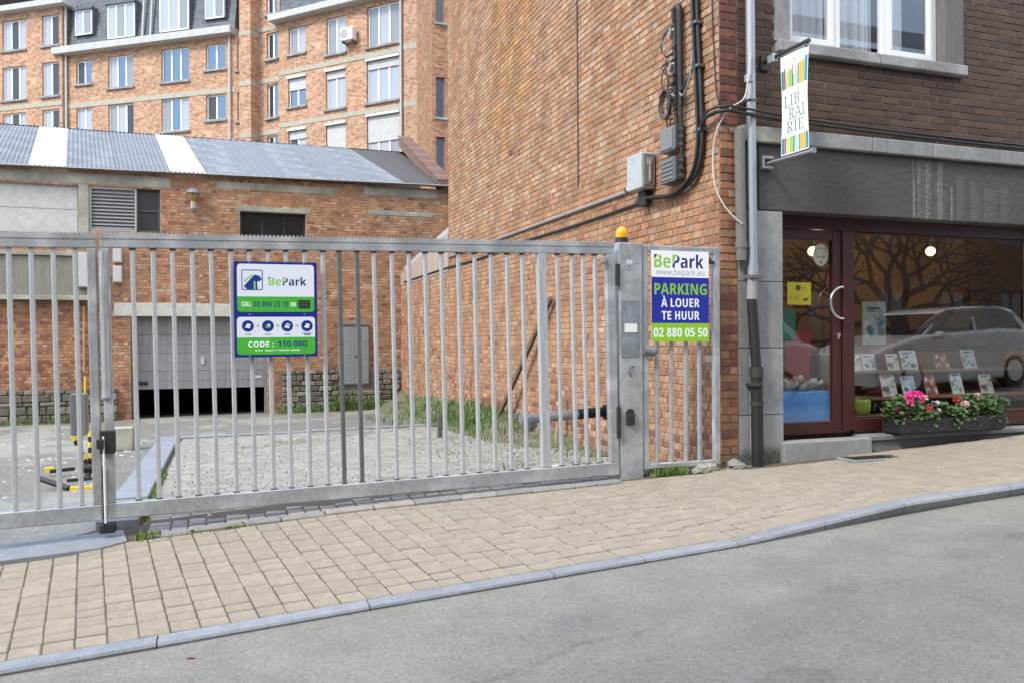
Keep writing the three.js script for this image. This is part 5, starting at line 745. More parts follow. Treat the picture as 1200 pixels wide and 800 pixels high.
{
  const l = thing('wall_lamp', 'amber glass lantern with grey hood high on the garage wall', 'lamp', [-0.454, 4.7, GZ + 0.15]);
  add(l, 'hood', strip(new THREE.LatheGeometry([[0.001, 0.12], [0.08, 0.11], [0.15, 0.05], [0.16, 0]].map((p) => new THREE.Vector2(...p)), 18)).translate(-0.454, 5.12, GZ + 0.17), mat(lin(0.16, 0.17, 0.2), 0.5));
  add(l, 'glass', strip(new THREE.LatheGeometry([[0.05, -0.17], [0.1, -0.1], [0.125, 0], [0.12, 0.01]].map((p) => new THREE.Vector2(...p)), 18)).translate(-0.454, 5.11, GZ + 0.17), mat(lin(0.42, 0.26, 0.08), 0.25, { transmission: 0.3, thickness: 0 }));
  add(l, 'arm', merge([rod([-0.454, 4.94, GZ + 0.17], [-0.454, 4.78, GZ + 0.12], 0.05, 0.06), rod([-0.454, 4.78, GZ + 0.12], [-0.454, 4.78, GZ + 0.015], 0.05, 0.07)]), mat(lin(0.45, 0.45, 0.46), 0.5));
}
{ // meter cabinet
  const c = thing('meter_cabinet', 'grey two-door meter cabinet on the garage wall', 'cabinet', [3.43, 0.4, GZ + 0.06]);
  add(c, 'case', span(3.045, 3.815, 0.405, 1.925, GZ - 0.05, GZ + 0.06, 0.008), mat(lin(0.26, 0.27, 0.285), 0.5));
  for (const [a, b] of [[3.06, 3.425], [3.435, 3.8]]) { const d = add(c, 'door', span(a, b, 0.43, 1.9, GZ + 0.061, GZ + 0.085, 0.005), mat(lin(0.32, 0.33, 0.345), 0.5, { map: rescale(TX.streak, 1) })); add(d, 'handle', span((a + b) / 2 - 0.16, (a + b) / 2 - 0.13, 1.1, 1.18, GZ + 0.085, GZ + 0.1), blackIron); for (let i = 0; i < 4; i++) add(d, 'pressing', span(a + 0.05, b - 0.05, 0.55 + i * 0.33, 0.565 + i * 0.33, GZ + 0.084, GZ + 0.09, 0.003), mat(lin(0.3, 0.31, 0.325), 0.5)); }
  add(c, 'top', span(3.03, 3.83, 1.926, 1.965, GZ - 0.05, GZ + 0.1, 0.005), galvDark);
}
for (const [a, b, c, d, l] of [[-2.23, -2.03, 3.4, 3.74, 'upper pale grey box on the garage wall beside the gate hinge'], [-2.23, -2.03, 2.93, 3.33, 'lower pale grey box on the garage wall beside the gate hinge'], [-2.98, -2.7, 2.8, 3.6, 'tall grey box hung on the concrete apron']]) {
  const t = thing('meter_box', l, 'box', [(a + b) / 2, c, GZ + 0.1]), z = a < -2.5 ? 0.15 : 0.012; add(t, 'case', span(a, b, c, d, GZ + z, GZ + z + 0.12, 0.01), mat(lin(0.42, 0.42, 0.41), 0.6)); add(t, 'lid', span(a + 0.015, b - 0.015, c + 0.02, d - 0.02, GZ + z + 0.121, GZ + z + 0.132, 0.005), mat(lin(0.48, 0.48, 0.47), 0.55));
}
single('gas_pipe', 'thin beige pipe down the old brick wall of the garage', 'pipe', merge([rod([-2.85, 0.85, GZ + 0.09], [-2.85, 2.35, GZ + 0.09], 0.02), rod([-2.85, 2.3, GZ + 0.04], [-2.85, 2.34, GZ + 0.1], 0.03)]), mat(lin(0.45, 0.3, 0.16), 0.6));
single('yellow_marker', 'short yellow marker tube on the rubble plinth', 'marker', rod([-2.82, 0.3, GZ + 0.17], [-2.82, 0.75, GZ + 0.17], 0.025), mat(lin(0.7, 0.5, 0.02), 0.5));
// ---------- low wall between garage and corner building ----------
{
  const z0 = -21.66, z1 = -16.92, w = thing('boundary_wall', 'low brick boundary wall with pale plaster top and sloping coping', 'wall', [XS, -0.3, -19.3]);
  const b = add(w, 'wall', span(XS, XS + 0.25, -0.7, 2.98, z0, z1, 0.003), mortar);
  brickWall(b, frame(XS, 0, z0, -Math.PI / 2), { w: z1 - z0, h: 2.95, y0: -0.6, H: 0.079, L: 0.205, j: 0.012, seed: 37, mats: brickMats, field: brickField, pick: (u, v, r) => weighted([2, 3.4, 3.2, 1.4, 0.6, 0.8, 3, 2, 1.2, 0.3])(r()), max: 120 });
  const side2 = (x) => [[x, 2.985, z0], [x, 2.985, z1], [x, 3.8, z1], [x, 3.3, z0]], A = side2(XS - 0.012), B = side2(XS + 0.25);
  add(w, 'plaster_top', muv(polys([A, B.slice().reverse(), ...[0, 1, 2, 3].map((i) => [A[i], B[i], B[(i + 1) % 4], A[(i + 1) % 4]])])), grainy(lin(0.55, 0.42, 0.32), 0.9, 1));
  add(w, 'coping', bar([XS + 0.12, 3.32, z0], [XS + 0.12, 3.83, z1], 0.05, 0.36), grainy(lin(0.6, 0.6, 0.6), 0.7, 1));
}
single('leaning_beam', 'weathered dark timber leaning against the brick side wall', 'timber', bar([4.6, 2.12, -11.1], [4.45, -0.02, -13.4], 0.055, 0.07), grainy(lin(0.19, 0.145, 0.085), 0.9, 2));
single('fence_stake', 'short grey wooden stake standing in the weeds', 'stake', bar([3.35, -0.1, -12.7], [3.36, 0.34, -12.72], 0.07, 0.07), grainy(lin(0.16, 0.15, 0.13), 0.9, 2));
single('pale_stake', 'pale timber stake propped by the foot of the brick wall', 'stake', bar([4.45, 0.0, -10.6], [4.6, 0.72, -10.7], 0.06, 0.06), grainy(lin(0.4, 0.33, 0.22), 0.9, 2));
single('concrete_stump', 'small square concrete block standing in the yard', 'block', muv(chamfer(0.3, 0.34, 0.26, 0.015)).translate(-1.28, yardY(-1.28, -13.6) + 0.17, -13.6), conc);
single('plastic_scrap', 'crumpled white scrap on the setts by the gate post', 'litter', muv(polys([[[0, 0, 0], [0.06, 0.05, 0.01], [0.1, 0.01, 0.03], [0.05, 0.0, 0.05]], [[0.06, 0.05, 0.01], [0.12, 0.08, -0.02], [0.1, 0.01, 0.03]], [[0, 0, 0], [0.02, 0.04, -0.04], [0.06, 0.05, 0.01]]])).translate(3.32, yardY(3.4, -8) + 0.012, -8.0), mat(lin(0.75, 0.75, 0.75), 0.6));
{ // folded parking barriers in yellow and black
  const yel = mat(lin(0.75, 0.55, 0.03), 0.5), blk = mat(lin(0.02, 0.02, 0.02), 0.5);
  const b = thing('parking_barrier', 'yellow and black striped parking barrier half raised behind the gate leaves', 'barrier', [-1.3, 0.0, -10.25]); const y = yardY(-1.3, -10.25);
  const legs = [[[-1.47, y + 0.48, -10.25], [-1.33, y + 0.16, -10.25]], [[-1.3, y + 0.52, -10.3], [-1.3, y + 0.16, -10.28]]];
  for (const [p, q] of legs) for (let i = 0; i < 6; i++) { const L = (t) => p.map((v, k) => v + (q[k] - v) * t); add(b, i % 2 ? 'black_stripe' : 'yellow_stripe', rod(L(i / 6), L((i + 1) / 6), 0.024, 0.024, 12), i % 2 ? blk : yel); }
  add(b, 'joint', merge([rod([-1.36, y + 0.12, -10.2], [-1.24, y + 0.12, -10.2], 0.05, 0.05), bar([-1.3, y + 0.1, -10.24], [-1.32, y + 0.01, -10.1], 0.05)]), blk);
  add(b, 'foot', merge([bar([-1.5, y + 0.015, -10.05], [-1.2, y + 0.02, -10.1], 0.04)]), blk);
  const c = thing('parking_barrier', 'flattened yellow and black parking barrier lying on the yard ground', 'barrier', [-1.5, 0, -9.5]); const yb = yardY(-1.5, -9.4);
  add(c, 'yellow_bar', bar([-1.36, yb + 0.02, -9.3], [-1.02, yb + 0.02, -9.3], 0.045), yel); add(c, 'black_bar', bar([-1.7, yb + 0.12, -9.55], [-1.37, yb + 0.03, -9.3], 0.045), blk); add(c, 'black_bar', bar([-1.75, yb + 0.03, -10.6], [-1.5, yb + 0.05, -10.6], 0.04), blk); add(c, 'yellow_end', bar([-1.82, yb + 0.03, -10.75], [-1.73, yb + 0.03, -10.75], 0.06), yel);
}

// ---------- apartment building far behind ----------
const farBrick = dataTex(1024, (u, v) => { const rows = 54, cols = 20, y = v * rows, ry = Math.floor(y), fy = y - ry, x = u * cols + (ry % 2 ? 0.5 : 0), rx = ((Math.floor(x) % cols) + cols) % cols, fx = x - Math.floor(x);
  const k = hash2(rx, ry, 3), k2 = hash2(rx, ry, 8), n = fbm(u * 7, v * 7, 7, 4, 15); if (fy < 0.15 || fx < 0.05) return [0.8, 0.68, 0.55]; const p = k < 0.3 ? [0.76, 0.57, 0.46] : k < 0.6 ? [0.8, 0.62, 0.5] : k < 0.85 ? [0.84, 0.69, 0.57] : [0.66, 0.45, 0.36]; const m = 0.82 + 0.25 * n + 0.12 * (k2 - 0.5); return p.map((q) => q * m); }, true, 0.25);
const farWall = mat(lin(0.86, 0.86, 0.86), 0.9, { map: farBrick });
const slateTex = dataTex(512, (u, v) => { const y = v * 28, ry = Math.floor(y), x = u * 16 + (ry % 2) * 0.5, rx = ((Math.floor(x) % 16) + 16) % 16, k = hash2(rx, ry, 5), e = (y - ry < 0.14 || x - Math.floor(x) < 0.06) ? 0.7 : 1; const t = (0.36 + 0.12 * k) * e; return [t, t * 1.03, t * 1.1]; }, true, 0.25);
const slate = mat(lin(0.7, 0.7, 0.72), 0.6, { map: slateTex }), band = grainy(lin(0.56, 0.53, 0.42), 0.9, 0.6), cornice = grainy(lin(0.66, 0.66, 0.63), 0.8, 0.6);
const blueGlass = mat(lin(0.2, 0.25, 0.31), 0.06, { metalness: 0.85 }), greyGlass = mat(lin(0.07, 0.075, 0.08), 0.08, { metalness: 0.4 }), curtainGlass = mat(lin(0.36, 0.385, 0.42), 0.12, { clearcoat: 1, clearcoatRoughness: 0.03 }), greyCurtain = mat(lin(0.24, 0.25, 0.265), 0.15, { clearcoat: 1, clearcoatRoughness: 0.03 });
const apt = thing('apartment_building', 'tall pale brick apartment building with slate upper floor far behind the yard', 'building', [2.0, -3, -47]);
const M1 = frame(1.64, 0, -48.145, -36 * Math.PI / 180), M2 = frame(9.523, 0, -40.148, -47.25 * Math.PI / 180);
const GL = [blueGlass, greyGlass, curtainGlass, greyCurtain];
const wr = rngOf(303);
function aptWindow(M, [x0, x1, y0, y1], o = {}) {
  const n = o.n ?? (x1 - x0 < 0.7 ? 1 : x1 - x0 < 1.45 ? 2 : 3), f = 0.075, z = o.z ?? -0.12, sh = o.shutter ?? 0, yt = y1 - sh * (y1 - y0);
  const G = [span(x0, x1, y0, y0 + f, z - 0.06, z), span(x0, x1, y1 - f, y1, z - 0.06, z), span(x0, x0 + f, y0 + f, y1 - f, z - 0.06, z), span(x1 - f, x1, y0 + f, y1 - f, z - 0.06, z)];
  for (let i = 1; i < n; i++) { const x = x0 + (x1 - x0) * i / n; G.push(span(x - 0.055, x + 0.055, y0 + f, y1 - f, z - 0.06, z + 0.004)); }
  const w = add(apt, 'window', merge(G).applyMatrix4(M), whitePaint);
  for (let i = 0; i < n; i++) { const a = x0 + (x1 - x0) * i / n, b = x0 + (x1 - x0) * (i + 1) / n, k = o.glass ? o.glass[i % o.glass.length] : Math.floor(wr() * 4); add(w, 'pane', span(a + (i ? 0.056 : f), b - (i < n - 1 ? 0.056 : f), y0 + f, y1 - f, z - 0.04, z - 0.03, 0.001).applyMatrix4(M), GL[k]); }
  if (sh) add(w, 'shutter', span(x0 + 0.02, x1 - 0.02, yt, y1 - 0.005, z + 0.006, z + 0.05).applyMatrix4(M), whiteOld);
  if (o.box) add(w, 'shutter_box', span(x0 - 0.03, x1 + 0.03, y1, y1 + 0.12, z, 0.1).applyMatrix4(M), whitePaint);
  if (o.sill !== 0) add(w, 'sill', span(x0 - 0.12, x1 + 0.08, y0 - 0.13, y0 - 0.005, z - 0.05, 0.12, 0.01).applyMatrix4(M), o.z > 0 ? whiteOld : greyStone);
}
{ // wing one
  const wins = []; for (const [dy, lo] of [[0, 16.8], [-2.83, 13.97], [-5.66, 11.1], [-8.49, 8.3]]) wins.push([-11.4, -10.27, lo, 18.2 + dy], [-9.12, -7.33, lo - 0.42, 18.22 + dy], [-5.42, -3.55, lo - 0.42, 18.25 + dy], [-2.45, -1.17, lo, 18.2 + dy], [-0.42, -0.06, lo - 0.2, 18.18 + dy]);
  const w = add(apt, 'wall', wallShape(0.25, 18.55, 0.5, wins, -12.1, -3).applyMatrix4(M1), farWall);
  wins.forEach((q, i) => aptWindow(M1, q, { glass: [[1, 0], [2, 0, 3], [0, 0, 0], [0, 0], [1], [2, 2], [3, 2, 1], [3, 0, 2], [1, 0], [1]][i % 10], shutter: i === 1 ? 0 : 0 }));
  for (const y of [15.42, 12.6, 9.75]) add(apt, 'concrete_band', span(-12.08, -0.55, y, y + 0.27, -0.05, 0.03).applyMatrix4(M1), band);
  add(apt, 'cornice', merge([span(-12.7, -0.5, 18.55, 18.95, -0.3, 0.55, 0.02)]).applyMatrix4(M1), cornice);
  add(apt, 'slate_floor', muv(polys([[[-12.1, 18.95, 0.02], [-0.55, 18.95, 0.02], [-0.55, 23.4, -0.5], [-12.1, 23.4, -0.5]], [[-0.55, 18.95, 0.02], [-0.55, 18.95, -6], [-0.55, 23.4, -6], [-0.55, 23.4, -0.5]]])).applyMatrix4(M1), slate);
  for (const q of [[-11.35, -10.13, 19.65, 21.1], [-9.03, -7.13, 19.2, 21.15], [-5.43, -3.47, 19.2, 21.5], [-2.41, -1.15, 19.6, 21.1]]) { aptWindow(M1, q, { z: 0.12, sill: 0, glass: [[0, 0], [2, 2, 3], [2, 3, 2], [2, 3]][Math.floor(wr() * 4)] }); add(apt, 'dormer', merge([span(q[0] - 0.1, q[1] + 0.1, q[3], q[3] + 0.14, -0.4, 0.24), span(q[0] - 0.08, q[0] - 0.002, q[2], q[3], -0.4, 0.13), span(q[1] + 0.002, q[1] + 0.08, q[2], q[3], -0.4, 0.13)]).applyMatrix4(M1), slate); }
  for (const x of [-0.83, -6.6, -6.05]) add(apt, 'downpipe', rod([x, x < -2 ? 18.95 : -3, 0.12], [x, x < -2 ? 23.2 : 18.55, 0.12 - (x < -2 ? 0.3 : 0)], 0.06).applyMatrix4(M1), whiteOld);
  add(apt, 'downpipe', rod([-12.0, -3, 0.14], [-12.0, 22, 0.14], 0.07).applyMatrix4(M1), whiteOld);
  // bay at the far end
  const bay = [[-13.6, -12.35, 19.2, 21.0], [-13.6, -12.35, 16.2, 18.2], [-13.6, -12.35, 13.4, 15.4], [-16.6, -14.8, 19.2, 21.0], [-16.6, -14.8, 16.2, 18.2], [-16.6, -14.8, 13.4, 15.4]];
  add(apt, 'wall', wallShape(-12.12, 21.4, 0.5, bay, -24, -3).translate(0, 0, 0.3).applyMatrix4(M1), farWall);
  bay.forEach((q) => aptWindow(M1.clone().multiply(frame(0, 0, 0.3)), q, { glass: [2, 1] }));
  add(apt, 'cornice', merge([span(-24, -11.6, 21.4, 21.75, -0.3, 0.8, 0.02)]).applyMatrix4(M1), cornice);
  add(apt, 'concrete_band', span(-24, -12.13, 15.6, 15.85, 0.25, 0.33).applyMatrix4(M1), band);
}
{ // stair tower between the wings
  const MT = frame(2.0, 0, -48.02, -40 * Math.PI / 180);
  add(apt, 'tower_wall', span(-0.32, 0.42, -3, 25, -3, 0.55, 0.01).applyMatrix4(MT), farWall);
  for (const y of [18.3, 15.55, 12.7, 9.9]) add(apt, 'concrete_band', span(-0.335, 0.435, y, y + 0.27, -1, 0.57).applyMatrix4(MT), band);
}
{ // wing two
  const wins = []; for (const dy of [0, -2.83, -5.66]) wins.push([-8.35, -7.1, 14.2 + dy + (dy ? 0 : 0), 15.72 + dy], [-5.75, -4.45, 13.73 + dy, 15.7 + dy], [-3.08, -1.06, 13.7 + dy, 15.82 + dy]);
  const top = [[-8.3, -7.1, 17.04, 18.45], [-5.7, -4.41, 16.6, 18.5], [-3.03, -1.03, 16.55, 18.6]], colA = []; for (const dy of [2.85, 0, -2.83, -5.66]) colA.push([-9.9, -9.08, (dy ? 16.65 : 17.04) + dy, 18.48 + dy]);
  add(apt, 'wall', wallShape(-0.72, 18.85, 0.5, [...wins, ...top], -8.95, -3).applyMatrix4(M2), farWall);
  add(apt, 'wall', wallShape(-8.952, 24.5, 0.5, colA, -10.9, -3).translate(0, 0, -0.03).applyMatrix4(M2), farWall);
  wins.forEach((q, i) => aptWindow(M2, q, { box: 1, shutter: [0.42, 0.2, 0.2, 0.3, 0.75, 0.62][i] ?? 0.5, glass: [[0, 0], [2, 2], [2, 2, 2], [1, 2], [1, 2], [2, 2, 3]][i] ?? [2] }));
  top.forEach((q, i) => aptWindow(M2, q, { glass: [[3, 2], [3, 2], [3, 2, 3]][i] })); colA.forEach((q) => aptWindow(M2, q, { glass: [1, 0], z: -0.15 }));
  for (const y of [15.86, 13.02, 10.2]) add(apt, 'concrete_band', merge([span(-8.94, -0.74, y + 0.14, y + 0.38, -0.05, 0.03)]).applyMatrix4(M2), band);
  for (const y of [18.6, 15.75, 12.9]) add(apt, 'concrete_band', span(-10.88, -8.96, y, y + 0.25, -0.1, 0.005).applyMatrix4(M2), band);
  add(apt, 'cornice', span(-9.3, -0.735, 18.85, 19.2, -0.3, 0.55, 0.02).applyMatrix4(M2), cornice);
  add(apt, 'slate_floor', muv(polys([[[-8.9, 19.2, 0.02], [-0.73, 19.2, 0.02], [-0.73, 23.6, -0.5], [-8.9, 23.6, -0.5]]])).applyMatrix4(M2), slate);
  add(apt, 'downpipe', rod([-0.86, -3, 0.12], [-0.86, 18.85, 0.12], 0.07).applyMatrix4(M2), whiteOld);
  add(apt, 'pier', span(-0.715, 0.09, -3, 25, -8, 0.1, 0.01).applyMatrix4(M2), farWall);
  for (const y of [16.0, 13.16, 10.3]) add(apt, 'concrete_band', span(-0.72, 0.1, y, y + 0.3, -2, 0.115).applyMatrix4(M2), band);
  add(apt, 'rear_block', merge([span(-10.5, -0.75, -3, 23.5, -9, -8.6).applyMatrix4(M2), span(-24, 0, -3, 23.3, -9, -8.6).applyMatrix4(M1), span(-24, 0.2, 23.35, 23.6, -9, -0.4).applyMatrix4(M1), span(-10.5, -0.75, 23.55, 23.8, -9, -0.4).applyMatrix4(M2)]), slate);
}
{
  const a = thing('air_conditioner', 'white air conditioning unit on the apartment wall', 'air conditioner', [0, 0, 0]); a.position.set(0, 0, 0); const c = V(-3.96, 16.88, 0.3).applyMatrix4(M2); baseOf.set(a, c); a.position.copy(c);
  add(a, 'case', span(-4.38, -3.6, 16.95, 17.62, 0.12, 0.5, 0.03).applyMatrix4(M2), whitePaint); add(a, 'fan_grille', rod([-4.12, 17.28, 0.5], [-4.12, 17.28, 0.515], 0.24, 0.24, 24).applyMatrix4(M2), mat(lin(0.35, 0.35, 0.35), 0.6)); add(a, 'bracket', merge([span(-4.3, -4.25, 16.85, 16.94, 0.0, 0.5), span(-3.72, -3.67, 16.85, 16.94, 0.0, 0.5)]).applyMatrix4(M2), galvDark);
}
{ // brick house to the right of it
  const h = thing('brick_house', 'plain brown brick house wedged between the apartments and the corner building', 'building', [11, -3, -34]);
  const wins = [[8.62, 9.0, 10.7, 12.35], [8.62, 9.0, 8.1, 9.9], [8.62, 9.0, 14.6, 16.2], [10.4, 11.4, 8.1, 9.9], [10.4, 11.4, 10.7, 12.35], [10.4, 11.4, 14.6, 16.2]];
  const bw = mat(lin(0.6, 0.52, 0.48), 0.9, { map: farBrick });
  add(h, 'wall', wallShape(15, 24, 0.4, wins, 8.47, -3).translate(0, 0, -33), bw); add(h, 'side_wall', merge([span(8.47, 8.8, -3, 24, -35.7, -33.41, 0.005), span(8.81, 15, -3, 24, -36, -35.7, 0.005)]), bw); add(h, 'rear_wing', span(12, 15, -3, 24, -46, -36.01, 0.005), bw);
  add(h, 'roof', span(8.4, 15.1, 24, 24.3, -36.1, -32.9), slate);
  for (const q of wins) { const w = add(h, 'window', merge([span(q[0], q[1], q[2], q[2] + 0.06, -33.2, -33.14), span(q[0], q[1], q[3] - 0.06, q[3], -33.2, -33.14), span(q[0], q[0] + 0.05, q[2] + 0.06, q[3] - 0.06, -33.2, -33.14), span(q[1] - 0.05, q[1], q[2] + 0.06, q[3] - 0.06, -33.2, -33.14)]), mat(lin(0.2, 0.19, 0.18), 0.6)); add(w, 'pane', span(q[0] + 0.04, q[1] - 0.04, q[2] + 0.05, q[3] - 0.05, -33.18, -33.17, 0.001), greyGlass); add(w, 'sill', span(q[0] - 0.05, q[1] + 0.1, q[2] - 0.1, q[2] - 0.005, -33.1, -32.93), greyStone); }
}
// ---------- across the street, mirrored in the shop glass ----------
structure('far_pavement', 'pale pavement across the street', 'pavement', sheet([-60, -20, 0, 20, 70], [2.9, 3.0, 6.2], (x, z) => gutterY(x) + 0.22), grainy(lin(0.36, 0.33, 0.29), 0.9, 1));
{
  const h = thing('terraced_house', 'long brown terraced house across the street', 'building', [8, 0, 6.2]); const wins = []; for (const y of [1.5, 4.6, 7.4]) for (let x = -9; x < 27; x += 2.6) wins.push([x, x + 1.2, y, y + 1.6]);
  add(h, 'wall', wallShape(29, 10.5, 0.3, wins.map(([a, b, c, d]) => [-b, -a, c, d]), -29 + 0, -1.5).translate(0, 0, 0).scale(1, 1, 1).rotateY(Math.PI).translate(0, 0, 6.2), grainy(lin(0.14, 0.09, 0.065), 0.9, 0.5));
  add(h, 'roof', muv(polys([[[-12, 10.5, 5.8], [30, 10.5, 5.8], [30, 13, 10], [-12, 13, 10]]])), slate);
  for (const [a, b, c, d] of wins) { const w = add(h, 'window', merge([span(a, b, c, c + 0.08, 6.3, 6.36), span(a, b, d - 0.08, d, 6.3, 6.36), span(a, a + 0.08, c + 0.08, d - 0.08, 6.3, 6.36), span(b - 0.08, b, c + 0.08, d - 0.08, 6.3, 6.36), span((a + b) / 2 - 0.04, (a + b) / 2 + 0.04, c + 0.08, d - 0.08, 6.3, 6.36)]), mat(lin(0.12, 0.09, 0.07), 0.6)); add(w, 'pane', span(a + 0.07, b - 0.07, c + 0.07, d - 0.07, 6.335, 6.345, 0.001), greyGlass); }
}
function parkedCar(label, x, z, paint, flip) {
  const y = roadY(x, z), c = thing('parked_car', label, 'car', [x, y, z], 'cars parked across the street', true); c.rotation.set(0, flip ? Math.PI : 0, 0); c.rotation.z = flip ? -0.045 : 0.045;
  const pm = mat(paint, 0.3, { clearcoat: 1, clearcoatRoughness: 0.05 }), gl = mat(lin(0.02, 0.025, 0.03), 0.05, { clearcoat: 1 }), tyre = mat(lin(0.02, 0.02, 0.02), 0.8);
  const ex = (pts, w, bev) => { const s = new THREE.Shape(); s.moveTo(...pts[0]); for (let i = 1; i < pts.length; i++) pts[i].length > 2 ? s.quadraticCurveTo(...pts[i]) : s.lineTo(...pts[i]); return muv(new THREE.ExtrudeGeometry(s, { depth: w - 2 * bev, bevelEnabled: true, bevelSize: bev, bevelThickness: bev, bevelSegments: 4, curveSegments: 10 }).translate(0, 0, -(w - 2 * bev) / 2)); };
  add(c, 'body', ex([[-2.0, 0.3], [-2.06, 0.62, -2.04, 0.7], [-1.95, 0.82, -1.0, 0.98], [0.9, 1.02], [1.9, 0.98, 1.98, 0.85], [2.02, 0.5, 1.96, 0.32], [1.6, 0.28], [1.55, 0.62, 1.25, 0.64], [0.95, 0.62, 0.92, 0.26], [-0.92, 0.26], [-0.96, 0.62, -1.25, 0.64], [-1.55, 0.62, -1.58, 0.28]], 1.7, 0.09), pm);
  add(c, 'windows', ex([[-0.98, 0.98], [-0.45, 1.38, -0.2, 1.42], [0.95, 1.44], [1.5, 1.36, 1.72, 0.99]], 1.5, 0.1), gl);
  add(c, 'roof', ex([[-0.42, 1.4], [-0.3, 1.475, 0.2, 1.49], [0.95, 1.47], [1.3, 1.43, 1.38, 1.38], [0.9, 1.42], [-0.2, 1.41]], 1.42, 0.06), pm);
  for (const s of [-1, 1]) { add(c, 'pillar', bar([-0.98, 1.0, s * 0.77], [-0.36, 1.43, s * 0.68], 0.05), pm); add(c, 'pillar', bar([0.35, 1.0, s * 0.79], [0.32, 1.44, s * 0.7], 0.06), pm); add(c, 'pillar', bar([1.66, 1.0, s * 0.77], [1.32, 1.42, s * 0.68], 0.09), pm); add(c, 'mirror', muv(chamfer(0.12, 0.13, 0.2, 0.04)).translate(-0.66, 1.05, s * 0.92), pm); add(c, 'headlight', muv(chamfer(0.22, 0.13, 0.3, 0.05)).translate(-1.93, 0.7, s * 0.62), mat(lin(0.75, 0.75, 0.75), 0.1, { clearcoat: 1 })); add(c, 'tail_light', muv(chamfer(0.1, 0.2, 0.22, 0.03)).translate(1.95, 0.8, s * 0.68), mat(lin(0.4, 0.02, 0.02), 0.2));
    for (const wx2 of [-1.25, 1.25]) { const w = add(c, 'wheel', rod([wx2, 0.31, s * 0.83], [wx2, 0.31, s * 0.63], 0.31, 0.31, 28), tyre); add(w, 'rim', rod([wx2, 0.31, s * 0.845], [wx2, 0.31, s * 0.82], 0.2, 0.2, 20), steel); } }
  add(c, 'bumper', merge([muv(chamfer(0.12, 0.18, 1.6, 0.05)).translate(-2.0, 0.42, 0), muv(chamfer(0.12, 0.18, 1.6, 0.05)).translate(1.98, 0.42, 0)]), pm);
}
parkedCar('cream parked car facing downhill, mirrored in the shop window', 13.1, -1.9, lin(0.8, 0.78, 0.72));
parkedCar('white parked car ahead of the cream one, mirrored in the shop door', 7.8, -1.9, lin(0.85, 0.86, 0.86));

// ---------- weeds ----------
function weeds(name, label, spots, seed, hue = [0.105, 0.19, 0.038]) {
  const r = rngOf(seed), pos = [], col = [], nor = [];
  for (const [x0, x1, z0, z1, n, h, yf] of spots) for (let i = 0; i < n; i++) {
    const x = x0 + (x1 - x0) * r(), z = z0 + (z1 - z0) * r(), y = yf(x, z), hh = h * (0.35 + 0.8 * r() * r() + 0.15 * Math.sin(x * 7 + z * 3)), a = r() * 6.28, w = 0.003 + 0.004 * r() + hh * 0.012, lean = hh * (0.15 + 0.6 * r()), dx = Math.cos(a), dz = Math.sin(a), q = 0.5 + 0.9 * r(), dry = r() < 0.16 ? 1 : 0, c = [hue[0] * q + 0.14 * dry, hue[1] * q + 0.08 * dry, hue[2] * q + 0.03 * dry];
    const A = [x - dz * w, y, z + dx * w], B = [x + dz * w, y, z - dx * w], m = 0.55, C = [x + dx * lean * 0.3 + dz * w * 0.8, y + hh * m, z + dz * lean * 0.3 - dx * w * 0.8], D = [x + dx * lean * 0.3 - dz * w * 0.8, y + hh * m, z + dz * lean * 0.3 + dx * w * 0.8], T = [x + dx * lean, y + hh, z + dz * lean];
    pos.push(...A, ...B, ...C, ...A, ...C, ...D, ...D, ...C, ...T); for (let k = 0; k < 9; k++) col.push(...c);
  }
  const g = new THREE.BufferGeometry(); g.setAttribute('position', new THREE.Float32BufferAttribute(pos, 3)); g.computeVertexNormals(); g.setAttribute('color', new THREE.Float32BufferAttribute(col, 3));
  const m = add(scene, name, g, new THREE.MeshPhysicalMaterial({ color: 0xffffff, vertexColors: true, roughness: 0.7, side: THREE.DoubleSide, transmission: 0.25, thickness: 0 })); m.userData = { kind: 'stuff', label, category: 'weeds' };
}
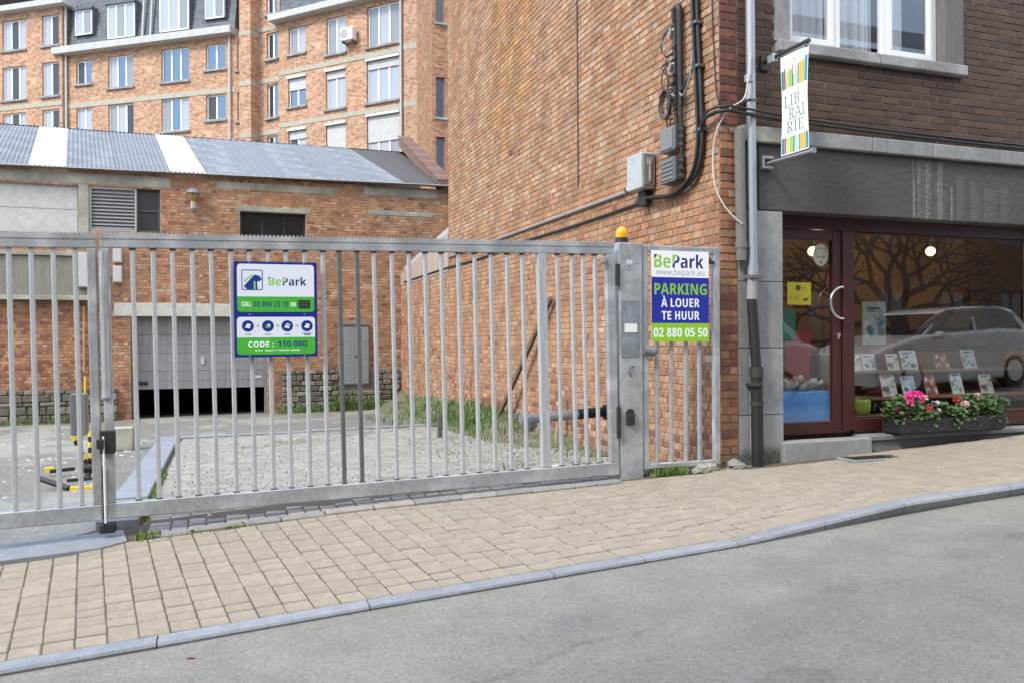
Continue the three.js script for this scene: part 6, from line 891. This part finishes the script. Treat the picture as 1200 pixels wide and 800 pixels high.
weeds('weeds', 'tall weeds and grass along the foot of the brick side wall', [[3.9, 4.6, -18, -12.4, 900, 0.2, bankY], [3.9, 4.6, -15.5, -13.2, 420, 0.32, bankY], [3.75, 4.6, -13.6, -11.6, 360, 0.2, bankY], [3.8, 4.62, -11.6, -8.2, 420, 0.1, bankY], [3.0, 4.0, -18, -14.8, 300, 0.18, yardY], [3.75, 4.6, -20, -12, 2200, 0.1, bankY], [2.6, 4.4, -12, -7.4, 800, 0.045, yardY]], 401);
weeds('weeds', 'short green weeds along the foot of the garage wall', [[1.5, 4.6, -21.58, -21.2, 1400, 0.3, yardY], [-5, -2.2, -21.5, -21.2, 600, 0.22, yardY], [2.9, 3.9, -21.5, -21.25, 400, 0.55, yardY]], 402);
weeds('weeds', 'thin strip of grass beside the bluestone edging of the setts', [[-0.56, -0.5, -10.2, -7.2, 420, 0.09, yardY], [2.4, 4.6, -8.8, -7.2, 260, 0.07, yardY], [0.2, 4.6, -14, -7.3, 260, 0.05, yardY]], 403, [0.13, 0.2, 0.03]);
weeds('weeds', 'small green tuft below the narrow side panel', [[3.8, 4.2, -6.86, -6.74, 420, 0.09, pavY], [4.2, 4.6, -6.9, -6.76, 90, 0.06, pavY]], 404, [0.13, 0.22, 0.03]);
weeds('weeds', 'little grass tufts between the edging stones under the gate', [[-0.55, -0.38, -6.76, -6.62, 160, 0.06, pavY], [-0.2, -0.1, -6.7, -6.62, 40, 0.05, pavY], [0.1, 0.2, -6.68, -6.62, 40, 0.05, pavY], [-0.55, 0.3, -6.66, -6.58, 60, 0.03, pavY]], 405, [0.13, 0.2, 0.03]);
{ const r = rngOf(88); for (let i = 0; i < 9; i++) { const x = 4.2 + 0.66 * r(), z = -6.86 + 0.1 * r(), s = 0.04 + 0.05 * r(), g = strip(new THREE.DodecahedronGeometry(s, 0)); g.scale(1.2, 0.7, 0.9).rotateY(r() * 6).translate(x, pavY(x, z) + s * 0.35, z); single('loose_stone', 'loose broken stone lying at the foot of the brick corner', 'stone', muv(g), i % 2 ? conc : grainy(lin(0.3, 0.28, 0.25), 0.9, 2), 'stones at the brick corner'); } }

renderer.render(scene, camera);
